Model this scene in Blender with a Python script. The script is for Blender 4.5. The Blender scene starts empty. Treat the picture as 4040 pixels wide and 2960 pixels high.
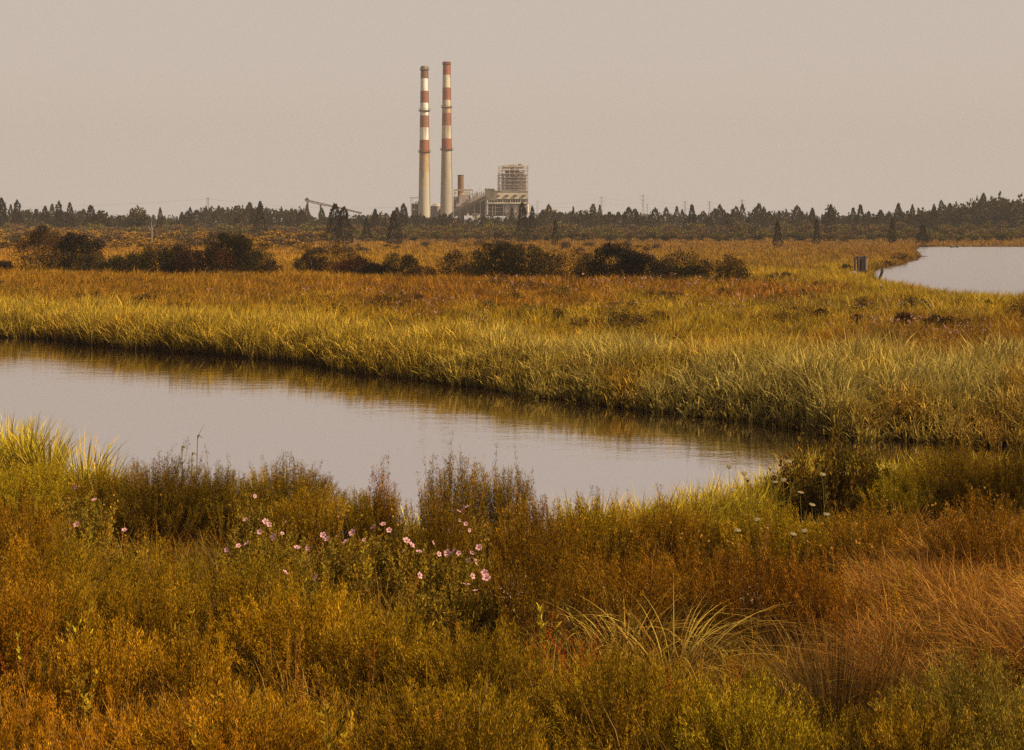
import bpy, math
import numpy as np

# ------------------------------------------------------------------ camera
scene = bpy.context.scene
CAM_Z, F, W0, HOR = 6.5, 4500.0, 4040.0, 890.0      # eye height, focal in photo pixels, photo width, horizon row
cam_d = bpy.data.cameras.new('camera')
cam_d.sensor_width = 36.0
cam_d.lens = 36.0 * F / W0
cam_d.shift_y = -(1480.0 - HOR) / W0
cam_d.clip_start = 0.3
cam_d.clip_end = 6000
cam = bpy.data.objects.new('camera', cam_d)
cam.location = (0, 0, CAM_Z)
cam.rotation_euler = (math.radians(90), 0, 0)
scene.collection.objects.link(cam)
scene.camera = cam

# ------------------------------------------------------------------ sky and sun
SUN_EL, SUN_AZ = 41.0, 107.0        # azimuth clockwise from the view direction (+Y)
world = bpy.data.worlds.new('World')
scene.world = world
world.use_nodes = True
nt = world.node_tree
nt.nodes.clear()
wo = nt.nodes.new('ShaderNodeOutputWorld')
bg = nt.nodes.new('ShaderNodeBackground')
sky = nt.nodes.new('ShaderNodeTexSky')
sky.sky_type = 'NISHITA'
sky.sun_disc = False
sky.sun_elevation = math.radians(SUN_EL)
sky.sun_rotation = math.radians(SUN_AZ)
sky.dust_density = 4.0
sky.air_density = 1.5
mx = nt.nodes.new('ShaderNodeMix')
mx.data_type = 'RGBA'
mx.inputs[0].default_value = 0.95                    # smoggy overcast veil over the clear sky
tcw = nt.nodes.new('ShaderNodeTexCoord')
sep = nt.nodes.new('ShaderNodeSeparateXYZ')
rmp = nt.nodes.new('ShaderNodeValToRGB')             # haze is palest just over the horizon
rmp.color_ramp.elements[0].position = 0.0
rmp.color_ramp.elements[0].color = (6.70, 5.78, 5.02, 1)
rmp.color_ramp.elements[1].position = 0.30
rmp.color_ramp.elements[1].color = (6.00, 5.08, 4.42, 1)
nt.links.new(tcw.outputs['Generated'], sep.inputs[0])
nt.links.new(sep.outputs['Z'], rmp.inputs[0])
nt.links.new(rmp.outputs[0], mx.inputs[7])
nt.links.new(sky.outputs[0], mx.inputs[6])
nt.links.new(mx.outputs[2], bg.inputs[0])
nt.links.new(bg.outputs[0], wo.inputs[0])
bg.inputs[1].default_value = 0.050

sun_d = bpy.data.lights.new('sun', 'SUN')
sun_d.energy = 5.0
sun_d.angle = math.radians(1.2)
sun_d.color = (1.0, 0.82, 0.54)
sun = bpy.data.objects.new('sun', sun_d)
a, e = math.radians(SUN_AZ), math.radians(SUN_EL)
from mathutils import Vector
sdir = Vector((math.sin(a) * math.cos(e), math.cos(a) * math.cos(e), math.sin(e)))
sun.rotation_euler = sdir.to_track_quat('Z', 'Y').to_euler()
sun.location = sdir * 200
scene.collection.objects.link(sun)

scene.view_settings.view_transform = 'Standard'
scene.view_settings.look = 'None'
scene.view_settings.exposure = 1.0
scene.view_settings.gamma = 1.0
cy = scene.cycles
cy.max_bounces = 5
cy.diffuse_bounces = 1
cy.glossy_bounces = 2
cy.transmission_bounces = 2
cy.volume_bounces = 0
cy.transparent_max_bounces = 4
cy.use_denoising = False
cy.denoiser = 'OPENIMAGEDENOISE'
cy.denoising_input_passes = 'RGB_ALBEDO_NORMAL'
cy.sample_clamp_indirect = 3.0
cy.caustics_reflective = False
cy.caustics_refractive = False

C = scene.collection
RNG = np.random.default_rng(7)


# ------------------------------------------------------------------ helpers: tags and objects
def tag(o, label=None, cat=None, group=None, kind=None):
    if label: o['label'] = label
    if cat: o['category'] = cat
    if group: o['group'] = group
    if kind: o['kind'] = kind
    return o


def empty(name, loc, label=None, cat=None, group=None, rz=0.0):
    o = bpy.data.objects.new(name, None)
    o.location = loc
    o.rotation_euler = (0, 0, rz)
    C.objects.link(o)
    return tag(o, label, cat, group)


def np_mesh(name, verts, faces, mat, tone=None, smooth=False):
    """faces (M,4) or (M,3) int array; tone (M,3) colour for each face"""
    me = bpy.data.meshes.new(name)
    verts = np.ascontiguousarray(verts, dtype=np.float32)
    faces = np.ascontiguousarray(faces, dtype=np.int32)
    n, m, k = len(verts), len(faces), faces.shape[1]
    me.vertices.add(n)
    me.vertices.foreach_set('co', verts.ravel())
    me.loops.add(m * k)
    me.loops.foreach_set('vertex_index', faces.ravel())
    me.polygons.add(m)
    me.polygons.foreach_set('loop_start', np.arange(0, m * k, k, dtype=np.int32))
    me.polygons.foreach_set('loop_total', np.full(m, k, dtype=np.int32))
    if smooth:
        me.polygons.foreach_set('use_smooth', np.ones(m, dtype=bool))
    me.update(calc_edges=True)
    if tone is not None:
        at = me.attributes.new('tone', 'FLOAT_COLOR', 'FACE')
        c = np.ones((m, 4), dtype=np.float32)
        c[:, :3] = tone
        at.data.foreach_set('color', c.ravel())
    me.materials.append(mat)
    return me


def link(name, me, parent=None, loc=None):
    o = bpy.data.objects.new(name, me)
    C.objects.link(o)
    if parent is not None: o.parent = parent
    if loc is not None: o.location = loc
    return o


class Solid:
    """collects boxes, bars and lathes into one mesh"""
    def __init__(s):
        s.v, s.f, s.c = [], [], []

    def add(s, v, f, col=(1, 1, 1)):
        b = len(s.v)
        s.v += [tuple(p) for p in v]
        s.f += [tuple(i + b for i in q) for q in f]
        s.c += [col] * len(f)

    def box(s, x0, x1, y0, y1, z0, z1, col=(1, 1, 1)):
        v = [(x, y, z) for z in (z0, z1) for y in (y0, y1) for x in (x0, x1)]
        s.add(v, [(0, 2, 3, 1), (4, 5, 7, 6), (0, 1, 5, 4), (2, 6, 7, 3), (0, 4, 6, 2), (1, 3, 7, 5)], col)

    def bar(s, p, q, r, col=(1, 1, 1), n=4, r2=None):
        p, q = Vector(p), Vector(q)
        d = (q - p).normalized()
        u = d.cross(Vector((0, 0, 1)))
        if u.length < 1e-3: u = Vector((1, 0, 0))
        u.normalize()
        w = d.cross(u)
        r2 = r if r2 is None else r2
        v = []
        for c, rr in ((p, r), (q, r2)):
            for i in range(n):
                t = 2 * math.pi * (i + 0.5) / n
                v.append(c + (u * math.cos(t) + w * math.sin(t)) * rr)
        f = [(i, (i + 1) % n, n + (i + 1) % n, n + i) for i in range(n)]
        f += [tuple(range(n - 1, -1, -1)), tuple(range(n, 2 * n))]
        s.add(v, f, col)

    def lathe(s, cx, cyy, prof, cols=None, n=28):
        """prof: list of (radius, z); cols: one colour for each segment"""
        v = []
        for r, z in prof:
            for i in range(n):
                t = 2 * math.pi * i / n
                v.append((cx + r * math.cos(t), cyy + r * math.sin(t), z))
        for k in range(len(prof) - 1):
            f = [(k * n + i, k * n + (i + 1) % n, (k + 1) * n + (i + 1) % n, (k + 1) * n + i) for i in range(n)]
            b = len(s.v) if k == 0 else b
            if k == 0:
                s.v += v
            s.f += [tuple(j + b for j in q) for q in f]
            s.c += [cols[k] if cols else (1, 1, 1)] * n

    def build(s, name, mat, parent=None, smooth=False):
        me = bpy.data.meshes.new(name)
        me.from_pydata(s.v, [], s.f)
        at = me.attributes.new('tone', 'FLOAT_COLOR', 'FACE')
        c = np.ones((len(s.f), 4), dtype=np.float32)
        c[:, :3] = np.array(s.c)
        at.data.foreach_set('color', c.ravel())
        if smooth:
            me.polygons.foreach_set('use_smooth', np.ones(len(s.f), dtype=bool))
        me.materials.append(mat)
        me.update()
        return link(name, me, parent)


# ------------------------------------------------------------------ materials
def leaf_mat(name, transl=0.3, rough=0.6, nscale=1.5, namt=0.25, spec=0.25, k=0.5):
    m = bpy.data.materials.new(name)
    m.use_nodes = True
    t = m.node_tree
    t.nodes.clear()
    out = t.nodes.new('ShaderNodeOutputMaterial')
    at = t.nodes.new('ShaderNodeAttribute'); at.attribute_name = 'tone'
    tc = t.nodes.new('ShaderNodeTexCoord')
    nz = t.nodes.new('ShaderNodeTexNoise'); nz.inputs['Scale'].default_value = nscale
    t.links.new(tc.outputs['Object'], nz.inputs['Vector'])
    mr = t.nodes.new('ShaderNodeMapRange')
    mr.inputs[1].default_value = 0.3; mr.inputs[2].default_value = 0.7
    mr.inputs[3].default_value = k * (1 - namt); mr.inputs[4].default_value = k * (1 + namt)
    t.links.new(nz.outputs[0], mr.inputs[0])
    vm = t.nodes.new('ShaderNodeVectorMath'); vm.operation = 'SCALE'
    t.links.new(at.outputs['Color'], vm.inputs[0]); t.links.new(mr.outputs[0], vm.inputs['Scale'])
    pb = t.nodes.new('ShaderNodeBsdfPrincipled')
    pb.inputs['Roughness'].default_value = rough
    pb.inputs['Specular IOR Level'].default_value = spec
    t.links.new(vm.outputs[0], pb.inputs['Base Color'])
    tr = t.nodes.new('ShaderNodeBsdfTranslucent')
    t.links.new(vm.outputs[0], tr.inputs[0])
    ms = t.nodes.new('ShaderNodeMixShader'); ms.inputs[0].default_value = transl
    t.links.new(pb.outputs[0], ms.inputs[1]); t.links.new(tr.outputs[0], ms.inputs[2])
    t.links.new(ms.outputs[0], out.inputs[0])
    return m


def solid_mat(name, rough=0.7, nscale=0.6, namt=0.2, stretch=(1, 1, 1), metallic=0.0, stain=None, bump=0.0, k=0.66):
    m = bpy.data.materials.new(name)
    m.use_nodes = True
    t = m.node_tree
    pb = t.nodes['Principled BSDF']
    at = t.nodes.new('ShaderNodeAttribute'); at.attribute_name = 'tone'
    tc = t.nodes.new('ShaderNodeTexCoord')
    mp = t.nodes.new('ShaderNodeMapping'); mp.inputs['Scale'].default_value = stretch
    t.links.new(tc.outputs['Object'], mp.inputs[0])
    nz = t.nodes.new('ShaderNodeTexNoise'); nz.inputs['Scale'].default_value = nscale; nz.inputs['Detail'].default_value = 5
    t.links.new(mp.outputs[0], nz.inputs['Vector'])
    mr = t.nodes.new('ShaderNodeMapRange')
    mr.inputs[1].default_value = 0.3; mr.inputs[2].default_value = 0.7
    mr.inputs[3].default_value = k * (1 - namt); mr.inputs[4].default_value = k * (1 + namt)
    t.links.new(nz.outputs[0], mr.inputs[0])
    vm = t.nodes.new('ShaderNodeVectorMath'); vm.operation = 'SCALE'
    t.links.new(at.outputs['Color'], vm.inputs[0]); t.links.new(mr.outputs[0], vm.inputs['Scale'])
    last = vm.outputs[0]
    if stain:
        n2 = t.nodes.new('ShaderNodeTexNoise'); n2.inputs['Scale'].default_value = nscale * 1.7; n2.inputs['Detail'].default_value = 6
        m2 = t.nodes.new('ShaderNodeMapping'); m2.inputs['Scale'].default_value = (1, 1, 0.18); m2.inputs['Location'].default_value = (3, 8, 2)
        t.links.new(tc.outputs['Object'], m2.inputs[0]); t.links.new(m2.outputs[0], n2.inputs['Vector'])
        r2 = t.nodes.new('ShaderNodeMapRange'); r2.inputs[1].default_value = 0.52; r2.inputs[2].default_value = 0.68
        r2.inputs[4].default_value = 0.6
        t.links.new(n2.outputs[0], r2.inputs[0])
        mm = t.nodes.new('ShaderNodeMix'); mm.data_type = 'RGBA'
        mm.inputs[7].default_value = (*[q * k for q in stain], 1)
        t.links.new(r2.outputs[0], mm.inputs[0]); t.links.new(last, mm.inputs[6])
        last = mm.outputs[2]
    t.links.new(last, pb.inputs['Base Color'])
    pb.inputs['Roughness'].default_value = rough
    pb.inputs['Metallic'].default_value = metallic
    pb.inputs['Specular IOR Level'].default_value = 0.25
    if bump:
        bp = t.nodes.new('ShaderNodeBump'); bp.inputs['Strength'].default_value = bump
        t.links.new(nz.outputs[0], bp.inputs['Height']); t.links.new(bp.outputs[0], pb.inputs['Normal'])
    return m


M_GRASS = leaf_mat('grass_blades', 0.25, 0.6, 0.6, 0.22, 0.08, 0.62)
M_LEAF = leaf_mat('weed_leaves', 0.18, 0.9, 1.2, 0.3, 0.0, 0.70)
M_CROWN = leaf_mat('tree_foliage', 0.12, 0.8, 0.25, 0.3, 0.1)
M_PETAL = leaf_mat('petals', 0.25, 0.6, 3.0, 0.08, 0.2)
M_BARK = solid_mat('bark', 0.9, 2.0, 0.35, (1, 1, 0.3))
M_CONC = solid_mat('painted_concrete', 0.8, 0.22, 0.10, (1, 1, 0.25), stain=(0.20, 0.12, 0.07), k=.82)
M_STEEL = solid_mat('weathered_steel', 0.7, 0.3, 0.22)
M_WALL = solid_mat('sheet_wall', 0.75, 0.15, 0.13, (1, 1, 0.3), stain=(0.26, 0.2, 0.15), k=.78)
M_WOOD = solid_mat('weathered_timber', 0.85, 3.0, 0.35, (1, 1, 0.12), bump=0.2, k=.42)


def ground_mat():
    m = bpy.data.materials.new('marsh_soil')
    m.use_nodes = True
    t = m.node_tree
    pb = t.nodes['Principled BSDF']
    tc = t.nodes.new('ShaderNodeTexCoord')
    def noise(sc, d=4):
        n = t.nodes.new('ShaderNodeTexNoise'); n.inputs['Scale'].default_value = sc; n.inputs['Detail'].default_value = d
        t.links.new(tc.outputs['Object'], n.inputs['Vector'])
        return n
    r = t.nodes.new('ShaderNodeValToRGB')
    e = r.color_ramp.elements
    e[0].position = 0.35; e[0].color = (0.022, 0.010, 0.003, 1)
    e[1].position = 0.68; e[1].color = (0.10, 0.055, 0.008, 1)
    k = r.color_ramp.elements.new(0.5); k.color = (0.05, 0.026, 0.005, 1)
    t.links.new(noise(0.35, 8).outputs[0], r.inputs[0])
    t.links.new(r.outputs[0], pb.inputs['Base Color'])
    pb.inputs['Roughness'].default_value = 0.95
    pb.inputs['Specular IOR Level'].default_value = 0.1
    bp = t.nodes.new('ShaderNodeBump'); bp.inputs['Strength'].default_value = 0.6
    t.links.new(noise(3.0, 6).outputs[0], bp.inputs['Height'])
    t.links.new(bp.outputs[0], pb.inputs['Normal'])
    return m


def water_mat(name, s=1.0):
    m = bpy.data.materials.new(name)
    m.use_nodes = True
    t = m.node_tree
    t.nodes.clear()
    out = t.nodes.new('ShaderNodeOutputMaterial')
    df = t.nodes.new('ShaderNodeBsdfDiffuse'); df.inputs[0].default_value = (0.014, 0.007, 0.004, 1)
    gl = t.nodes.new('ShaderNodeBsdfGlossy'); gl.inputs[0].default_value = (0.97, 0.94, 0.95, 1) if s == 1 else (0.80, 0.78, 0.80, 1); gl.inputs['Roughness'].default_value = 0.025 if s == 1 else 0.24
    fr = t.nodes.new('ShaderNodeFresnel'); fr.inputs[0].default_value = 4.2
    ms = t.nodes.new('ShaderNodeMixShader')
    tc = t.nodes.new('ShaderNodeTexCoord')
    hs = []
    for sc, st, w in ((1.1, (0.55, 1.5, 1), 1.0), (7.0, (0.6, 1.3, 1), 0.35), (0.12, (1, 1, 1), 1.0)):
        mp = t.nodes.new('ShaderNodeMapping'); mp.inputs['Scale'].default_value = st
        mp.inputs['Rotation'].default_value = (0, 0, 0.35)
        n = t.nodes.new('ShaderNodeTexNoise'); n.inputs['Scale'].default_value = sc * s; n.inputs['Detail'].default_value = 3
        t.links.new(tc.outputs['Object'], mp.inputs[0]); t.links.new(mp.outputs[0], n.inputs['Vector'])
        hs.append(n)
    ad = t.nodes.new('ShaderNodeMath'); ad.operation = 'MULTIPLY_ADD'; ad.inputs[1].default_value = 0.40
    t.links.new(hs[1].outputs[0], ad.inputs[0]); t.links.new(hs[0].outputs[0], ad.inputs[2])
    # patches of wind: calmer where the slow noise is low
    mr = t.nodes.new('ShaderNodeMapRange'); mr.inputs[1].default_value = 0.35; mr.inputs[2].default_value = 0.65
    mr.inputs[3].default_value = 0.02 if s == 1 else 0.25; mr.inputs[4].default_value = 0.09 if s == 1 else 0.4
    t.links.new(hs[2].outputs[0], mr.inputs[0])
    bp = t.nodes.new('ShaderNodeBump'); bp.inputs['Distance'].default_value = 0.12
    t.links.new(mr.outputs[0], bp.inputs['Strength'])
    t.links.new(ad.outputs[0], bp.inputs['Height'])
    t.links.new(bp.outputs[0], gl.inputs['Normal']); t.links.new(bp.outputs[0], fr.inputs['Normal'])
    fm = t.nodes.new('ShaderNodeMapRange'); fm.inputs[3].default_value = 0.72; fm.inputs[4].default_value = 0.99
    t.links.new(fr.outputs[0], fm.inputs[0]); t.links.new(fm.outputs[0], ms.inputs[0]); t.links.new(df.outputs[0], ms.inputs[1]); t.links.new(gl.outputs[0], ms.inputs[2])
    t.links.new(ms.outputs[0], out.inputs[0])
    return m


# ------------------------------------------------------------------ noise, terrain
def vnoise(x, y, seed=0):
    x = np.asarray(x, dtype=np.float64); y = np.asarray(y, dtype=np.float64)
    xi = np.floor(x).astype(np.int64); yi = np.floor(y).astype(np.int64)
    fx = x - xi; fy = y - yi
    fx = fx * fx * (3 - 2 * fx); fy = fy * fy * (3 - 2 * fy)
    def h(i, j):
        v = (i * 374761393 + j * 668265263 + seed * 1442695041) & 0x7fffffff
        v = ((v ^ (v >> 13)) * 1274126177) & 0x7fffffff
        v = v ^ (v >> 16)
        return (v & 0xffff) / 65535.0
    return (h(xi, yi) * (1 - fx) + h(xi + 1, yi) * fx) * (1 - fy) + (h(xi, yi + 1) * (1 - fx) + h(xi + 1, yi + 1) * fx) * fy


def fnoise(x, y, seed=0):
    return (vnoise(x, y, seed) * 0.55 + vnoise(x * 2.1, y * 2.1, seed + 1) * 0.28 + vnoise(x * 4.3, y * 4.3, seed + 2) * 0.17)


FAR = np.array([(-1500, 900), (-200, 172), (-60, 86), (-30.1, 67.1), (-17, 58.7), (-9, 53), (-4.4, 48.3), (2.85, 41.5),
                (8.4, 37.2), (9.3, 36.2), (10.4, 34.3), (14.4, 33.2), (40, 31), (120, 10), (1500, -300)], float)
NEAR = np.array([(-1500, 830), (-200, 140), (-60, 52), (-20, 34), (-13.5, 29.3), (-10, 26.6), (-7, 24.2), (-3, 22.8), (0, 22.0),
                 (3, 22.2), (5, 24), (7, 26.6), (9, 27.8), (10.5, 28.2), (12, 28.0), (15, 27.4), (40, 24), (120, 2), (1500, -330)], float)
LAKE = np.array([(122, 344), (95, 270), (80, 225), (68, 196), (55.8, 172), (50, 160), (46.7, 150), (43, 136), (37.5, 118), (36.5, 106), (37, 97),
                 (40.5, 91), (50, 86), (70, 80), (120, 76), (420, 60), (900, 120), (900, 352), (300, 340)], float)


def far_shore(x):
    return np.interp(x, FAR[:, 0], FAR[:, 1]) + ((fnoise(x * 0.5, 3.3 + 0 * x, 5) - 0.5) * 1.8 + (fnoise(x * 0.17, 9.3 + 0 * x, 25) - 0.5) * 2.4) * (np.abs(x) < 80)


def near_shore(x):
    return np.interp(x, NEAR[:, 0], NEAR[:, 1]) + (fnoise(x * 0.6, 7.7 + 0 * x, 9) - 0.5) * 0.9 * (np.abs(x) < 80)


def lake_sd(x, y):
    """signed distance to the lake outline, positive on land"""
    x = np.asarray(x, float); y = np.asarray(y, float)
    d = np.full(x.shape, 1e9); inside = np.zeros(x.shape, bool)
    n = len(LAKE)
    for i in range(n):
        ax, ay = LAKE[i]; bx, by = LAKE[(i + 1) % n]
        ex, ey = bx - ax, by - ay
        t = np.clip(((x - ax) * ex + (y - ay) * ey) / (ex * ex + ey * ey), 0, 1)
        d = np.minimum(d, np.hypot(x - ax - t * ex, y - ay - t * ey))
        c = ((ay > y) != (by > y)) & (x < ex * (y - ay) / (by - ay + 1e-12) + ax)
        inside ^= c
    return np.where(inside, -d, d)


def water_sd(x, y):
    """metres to the nearest shore, positive on land"""
    r = np.maximum(near_shore(x) - y, y - far_shore(x))
    l = lake_sd(x, y) + (fnoise(x * 0.12, y * 0.12, 31) - 0.5) * 2.5
    return np.minimum(r, l)


# hollows between the near-bank plants, shaped to hold deep shade: (x, y, radius x, radius y)
HOLLOWS = []
for a_, b_, ra, rb in [(750, 2060, 330, 60), (1900, 2330, 130, 130), (2080, 2320, 120, 110), (640, 2420, 260, 60), (180, 2330, 160, 40), (880, 2560, 160, 50), (3020, 2330, 200, 90), (2780, 2440, 160, 60), (3350, 2800, 160, 140), (3180, 1990, 120, 60), (3780, 2060, 160, 60), (3650, 2720, 200, 60)]:
    d_ = 5.7 * F / (b_ - HOR)
    HOLLOWS.append(((a_ - 2020) / F * d_, d_, ra / F * d_, max(.5, rb * d_ * d_ / (5.7 * F))))


def hollow(x, y):
    h = np.zeros(np.shape(x))
    for a_, b_, ra, rb in HOLLOWS: h = np.maximum(h, np.exp(-(((x - a_) / ra) ** 2 + ((y - b_) / rb) ** 2)))
    return h


def height(x, y):
    x = np.asarray(x, float); y = np.asarray(y, float)
    s = water_sd(x, y)
    base = 0.32 + (fnoise(x * 0.25, y * 0.25, 3) - 0.5) * 0.22
    nearside = np.clip((near_shore(x) - y) / 16.0, 0, 2.2)
    base = base + np.where(y < near_shore(x), 0.85 * nearside ** 1.4, 0)
    base = base - .55 * hollow(x, y) * np.clip(base, 0, 1)
    bank = np.clip(s / 0.6, -1, 1)
    return np.where(bank > 0, base * bank, 0.55 * bank)


def H1(x, y):
    return float(height(np.array([x]), np.array([y]))[0])


def axis(lo, hi, step, inner, grow):
    v = list(np.arange(-inner, inner + step * 0.5, step)) if lo < 0 else list(np.arange(lo, inner, step))
    d, p = step, v[-1]
    while p < hi:
        d *= grow; p += d; v.append(min(p, hi))
    if lo < 0:
        d, p = step, v[0]
        left = []
        while p > lo:
            d *= grow; p -= d; left.append(max(p, lo))
        v = left[::-1] + v
    return np.array(v)


GX = axis(-1500, 1500, 0.4, 36, 1.05)
GY = axis(-60, 1550, 0.4, 72, 1.022) if False else np.concatenate([np.arange(-60, 6, 3.0), axis(6, 1550, 0.4, 72, 1.022)])
gx, gy = np.meshgrid(GX, GY)
gz = height(gx, gy)
nx, ny = len(GX), len(GY)
ii = (np.arange(ny - 1)[:, None] * nx + np.arange(nx - 1)[None, :]).ravel()
gf = np.stack([ii, ii + 1, ii + nx + 1, ii + nx], 1)
ground = link('ground', np_mesh('ground', np.stack([gx.ravel(), gy.ravel(), gz.ravel()], 1), gf, ground_mat(), smooth=True))
tag(ground, 'flat marsh ground under the grasses, golden brown soil and thatch', 'ground', kind='structure')

# river sheet: strip between the two shores, widened under the banks
xs = np.concatenate([np.linspace(-700, -80, 20), np.linspace(-78, 60, 139), np.linspace(65, 600, 20)])
rv, rf = [], []
for i, x in enumerate(xs):
    fy, nyy = float(np.interp(x, FAR[:, 0], FAR[:, 1])) + 2.0, float(np.interp(x, NEAR[:, 0], NEAR[:, 1])) - 2.0
    rv += [(x, nyy, 0), (x, fy, 0)]
    if i: rf.append((2 * i - 2, 2 * i, 2 * i + 1, 2 * i - 1))
river = link('river_water', np_mesh('river_water', np.array(rv), np.array(rf), water_mat('river_surface')))
tag(river, 'smooth pinkish grey tidal creek crossing the marsh, reflecting bank reeds and sky', 'river', kind='structure')
sl = Solid()
sl.add([(30, 55, 0), (950, 55, 0), (950, 360, 0), (30, 360, 0)], [(0, 1, 2, 3)])
lake = sl.build('lake_water', water_mat('lake_surface', 0.5))
tag(lake, 'pale pinkish open water beyond the marsh point', 'lake', kind='structure')


def px2x(px, D): return (px - 2020.0) / F * D
def py2z(py, D): return CAM_Z - (py - HOR) / F * D


def solve_D(px, py, h, lo=9.0, hi=33.0):
    """distance at which something h metres tall standing on the ground tops out at photo row py"""
    D = np.linspace(lo, hi, 400)
    z = height(px2x(px, D), D) + h
    err = np.abs(z - py2z(py, D))
    ok = water_sd(px2x(px, D), D) > 0.0
    err = np.where(ok, err, err + 5)
    return float(D[int(np.argmin(err))])


# ------------------------------------------------------------------ plant geometry (numpy)
def unit(v):
    return v / (np.linalg.norm(v, axis=-1, keepdims=True) + 1e-9)


def rand_unit(rng, n):
    return unit(rng.normal(size=(n, 3)))


def blades(rng, base, az, lean, droop, hgt, wid, col, seg=3, base_col=None, base_mix=0.5):
    """curved tapering blades; returns verts, quads, colours"""
    n = len(base)
    t = np.linspace(0, 1, seg + 1)[None, :]
    h = hgt[:, None]
    out = h * (lean[:, None] * t + droop[:, None] * t ** 2.4)
    z = h * (t - 0.55 * droop[:, None] * t ** 3)
    tw = az + rng.uniform(0.6, 2.5, n)
    cx, cy_ = base[:, 0:1] + np.cos(az)[:, None] * out, base[:, 1:2] + np.sin(az)[:, None] * out
    cz = base[:, 2:3] + z
    ww = wid[:, None] * np.array([0.75] + [1.0 - 0.12 * i for i in range(1, seg)] + [0.08])[None, :] * 0.5
    dx, dy = np.cos(tw)[:, None] * ww, np.sin(tw)[:, None] * ww
    A = np.stack([cx - dx, cy_ - dy, cz], -1); B = np.stack([cx + dx, cy_ + dy, cz], -1)
    V = np.stack([A, B], 2).reshape(n, (seg + 1) * 2, 3)
    k = (np.arange(n) * (seg + 1) * 2)[:, None]
    fs, cs = [], []
    for s in range(seg):
        a = 2 * s
        fs.append(np.concatenate([k + a, k + a + 1, k + a + 3, k + a + 2], 1))
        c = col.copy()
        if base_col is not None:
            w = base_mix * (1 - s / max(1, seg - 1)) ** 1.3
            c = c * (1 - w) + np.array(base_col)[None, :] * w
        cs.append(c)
    return V.reshape(-1, 3), np.stack(fs, 1).reshape(-1, 4), np.stack(cs, 1).reshape(-1, 3)


def leaves(rng, pos, dirv, length, width, col):
    """diamond shaped leaves"""
    n = len(pos)
    side = unit(np.cross(dirv, rand_unit(rng, n)))
    L = length[:, None]; Wd = width[:, None] * 0.5
    a = pos; b = pos + dirv * L * 0.45 + side * Wd
    nrm = unit(np.cross(dirv, side))
    c = pos + dirv * L - nrm * L * 0.08; d = pos + dirv * L * 0.45 - side * Wd
    V = np.stack([a, b, c, d], 1).reshape(-1, 3)
    return V, np.arange(n * 4).reshape(n, 4), col


def merge(parts):
    V, Fq, Cc, b = [], [], [], 0
    for v, f, c in parts:
        V.append(v); Fq.append(f + b); Cc.append(c); b += len(v)
    return np.concatenate(V), np.concatenate(Fq), np.concatenate(Cc)


def jitter(rng, cols, n, s=0.18, hue=0.08):
    cols = np.asarray(cols, float)
    if cols.ndim == 1: cols = cols[None, :]
    c = cols[rng.integers(0, len(cols), n)] if len(cols) != n else cols.copy()
    c = c * np.exp(rng.normal(0, s, (n, 1)))
    if s > .1: c = c * np.array([1.05, .95, .50])
    c[:, 0] *= np.exp(rng.normal(0, hue, n)); c[:, 1] *= np.exp(rng.normal(0, hue * 0.5, n))
    return np.clip(c, 0.002, 0.9)


def stems_of_leaves(rng, base, tip, nleaf, llen, lwid, leaf_col, stem_col, stem_w=0.006, t0=0.3, bow=0.1, lift=0.35, outw=0.8, fuzz=0.0, dry=0.0):  # dry: browner lower leaves, with tip-to-base light and shade painted in
    """curved stems (base->tip) carrying small leaves: returns (stems, leaves)"""
    n = len(base)
    bowv = rng.normal(0, 1, (n, 3)) * bow * np.linalg.norm(tip - base, axis=1, keepdims=True)
    bowv[:, 2] *= 0.2
    def pt(t, i): 
        t = t[:, None]
        return base[i] * (1 - t) + tip[i] * t + bowv[i] * (t * (1 - t))
    # stems
    V, Fq = [], []
    side = unit(np.stack([rng.normal(size=n), rng.normal(size=n), np.zeros(n)], 1)) * stem_w * 0.5
    rings = []
    idx = np.arange(n)
    for t in (0, 0.5, 1.0):
        p = pt(np.full(n, t), idx); w = 1 - 0.6 * t
        rings.append(np.stack([p - side * w, p + side * w], 1))
    SV = np.concatenate(rings, 1).reshape(-1, 3)
    k = (idx * 6)[:, None]
    SF = np.stack([np.concatenate([k, k + 1, k + 3, k + 2], 1), np.concatenate([k + 2, k + 3, k + 5, k + 4], 1)], 1).reshape(-1, 4)
    sc = jitter(rng, stem_col, n, 0.2)
    SC = np.repeat(sc, 2, 0)
    # leaves
    N = n * nleaf
    i = np.repeat(idx, nleaf)
    t = t0 + (1 - t0) * rng.uniform(0, 1, N) ** 0.8
    p = pt(t, i) + rand_unit(rng, N) * (rng.uniform(0, 1, N) ** .7 * fuzz)[:, None]
    d = unit((tip - base)[i]) * 0.6 + rand_unit(rng, N) * outw
    d[:, 2] += lift
    d = unit(d)
    sz = (1.15 - 0.5 * t) * rng.uniform(0.7, 1.25, N)
    lc = jitter(rng, leaf_col, n, 0.16) if np.asarray(leaf_col).shape[0] != n or np.asarray(leaf_col).ndim == 1 else leaf_col
    lc = lc[i] * np.exp(rng.normal(0, 0.2, (N, 1)))
    if dry: lc = lc * (1 + dry * (t[:, None] - .55) * np.array([.9, 1.2, .6]))  # tips brightened and yellowed, lower leaves dimmed browner: light and shade put into colour
    LV = leaves(rng, p, d, llen * sz, lwid * sz, np.clip(lc, 0.002, 0.9))
    return (SV, SF, SC), LV


# ================================================================== POWER STATION (Y = 900 m, one photo pixel = 0.2 m)
YP = 900.0
def qx(px): return px2x(px, YP)
def qz(py): return py2z(py, YP)

RED, RED2, WHT = (0.30, 0.085, 0.045), (0.20, 0.08, 0.055), (0.74, 0.70, 0.62)
CONC = (0.44, 0.38, 0.31); OCHRE = (0.42, 0.29, 0.17)


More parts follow.
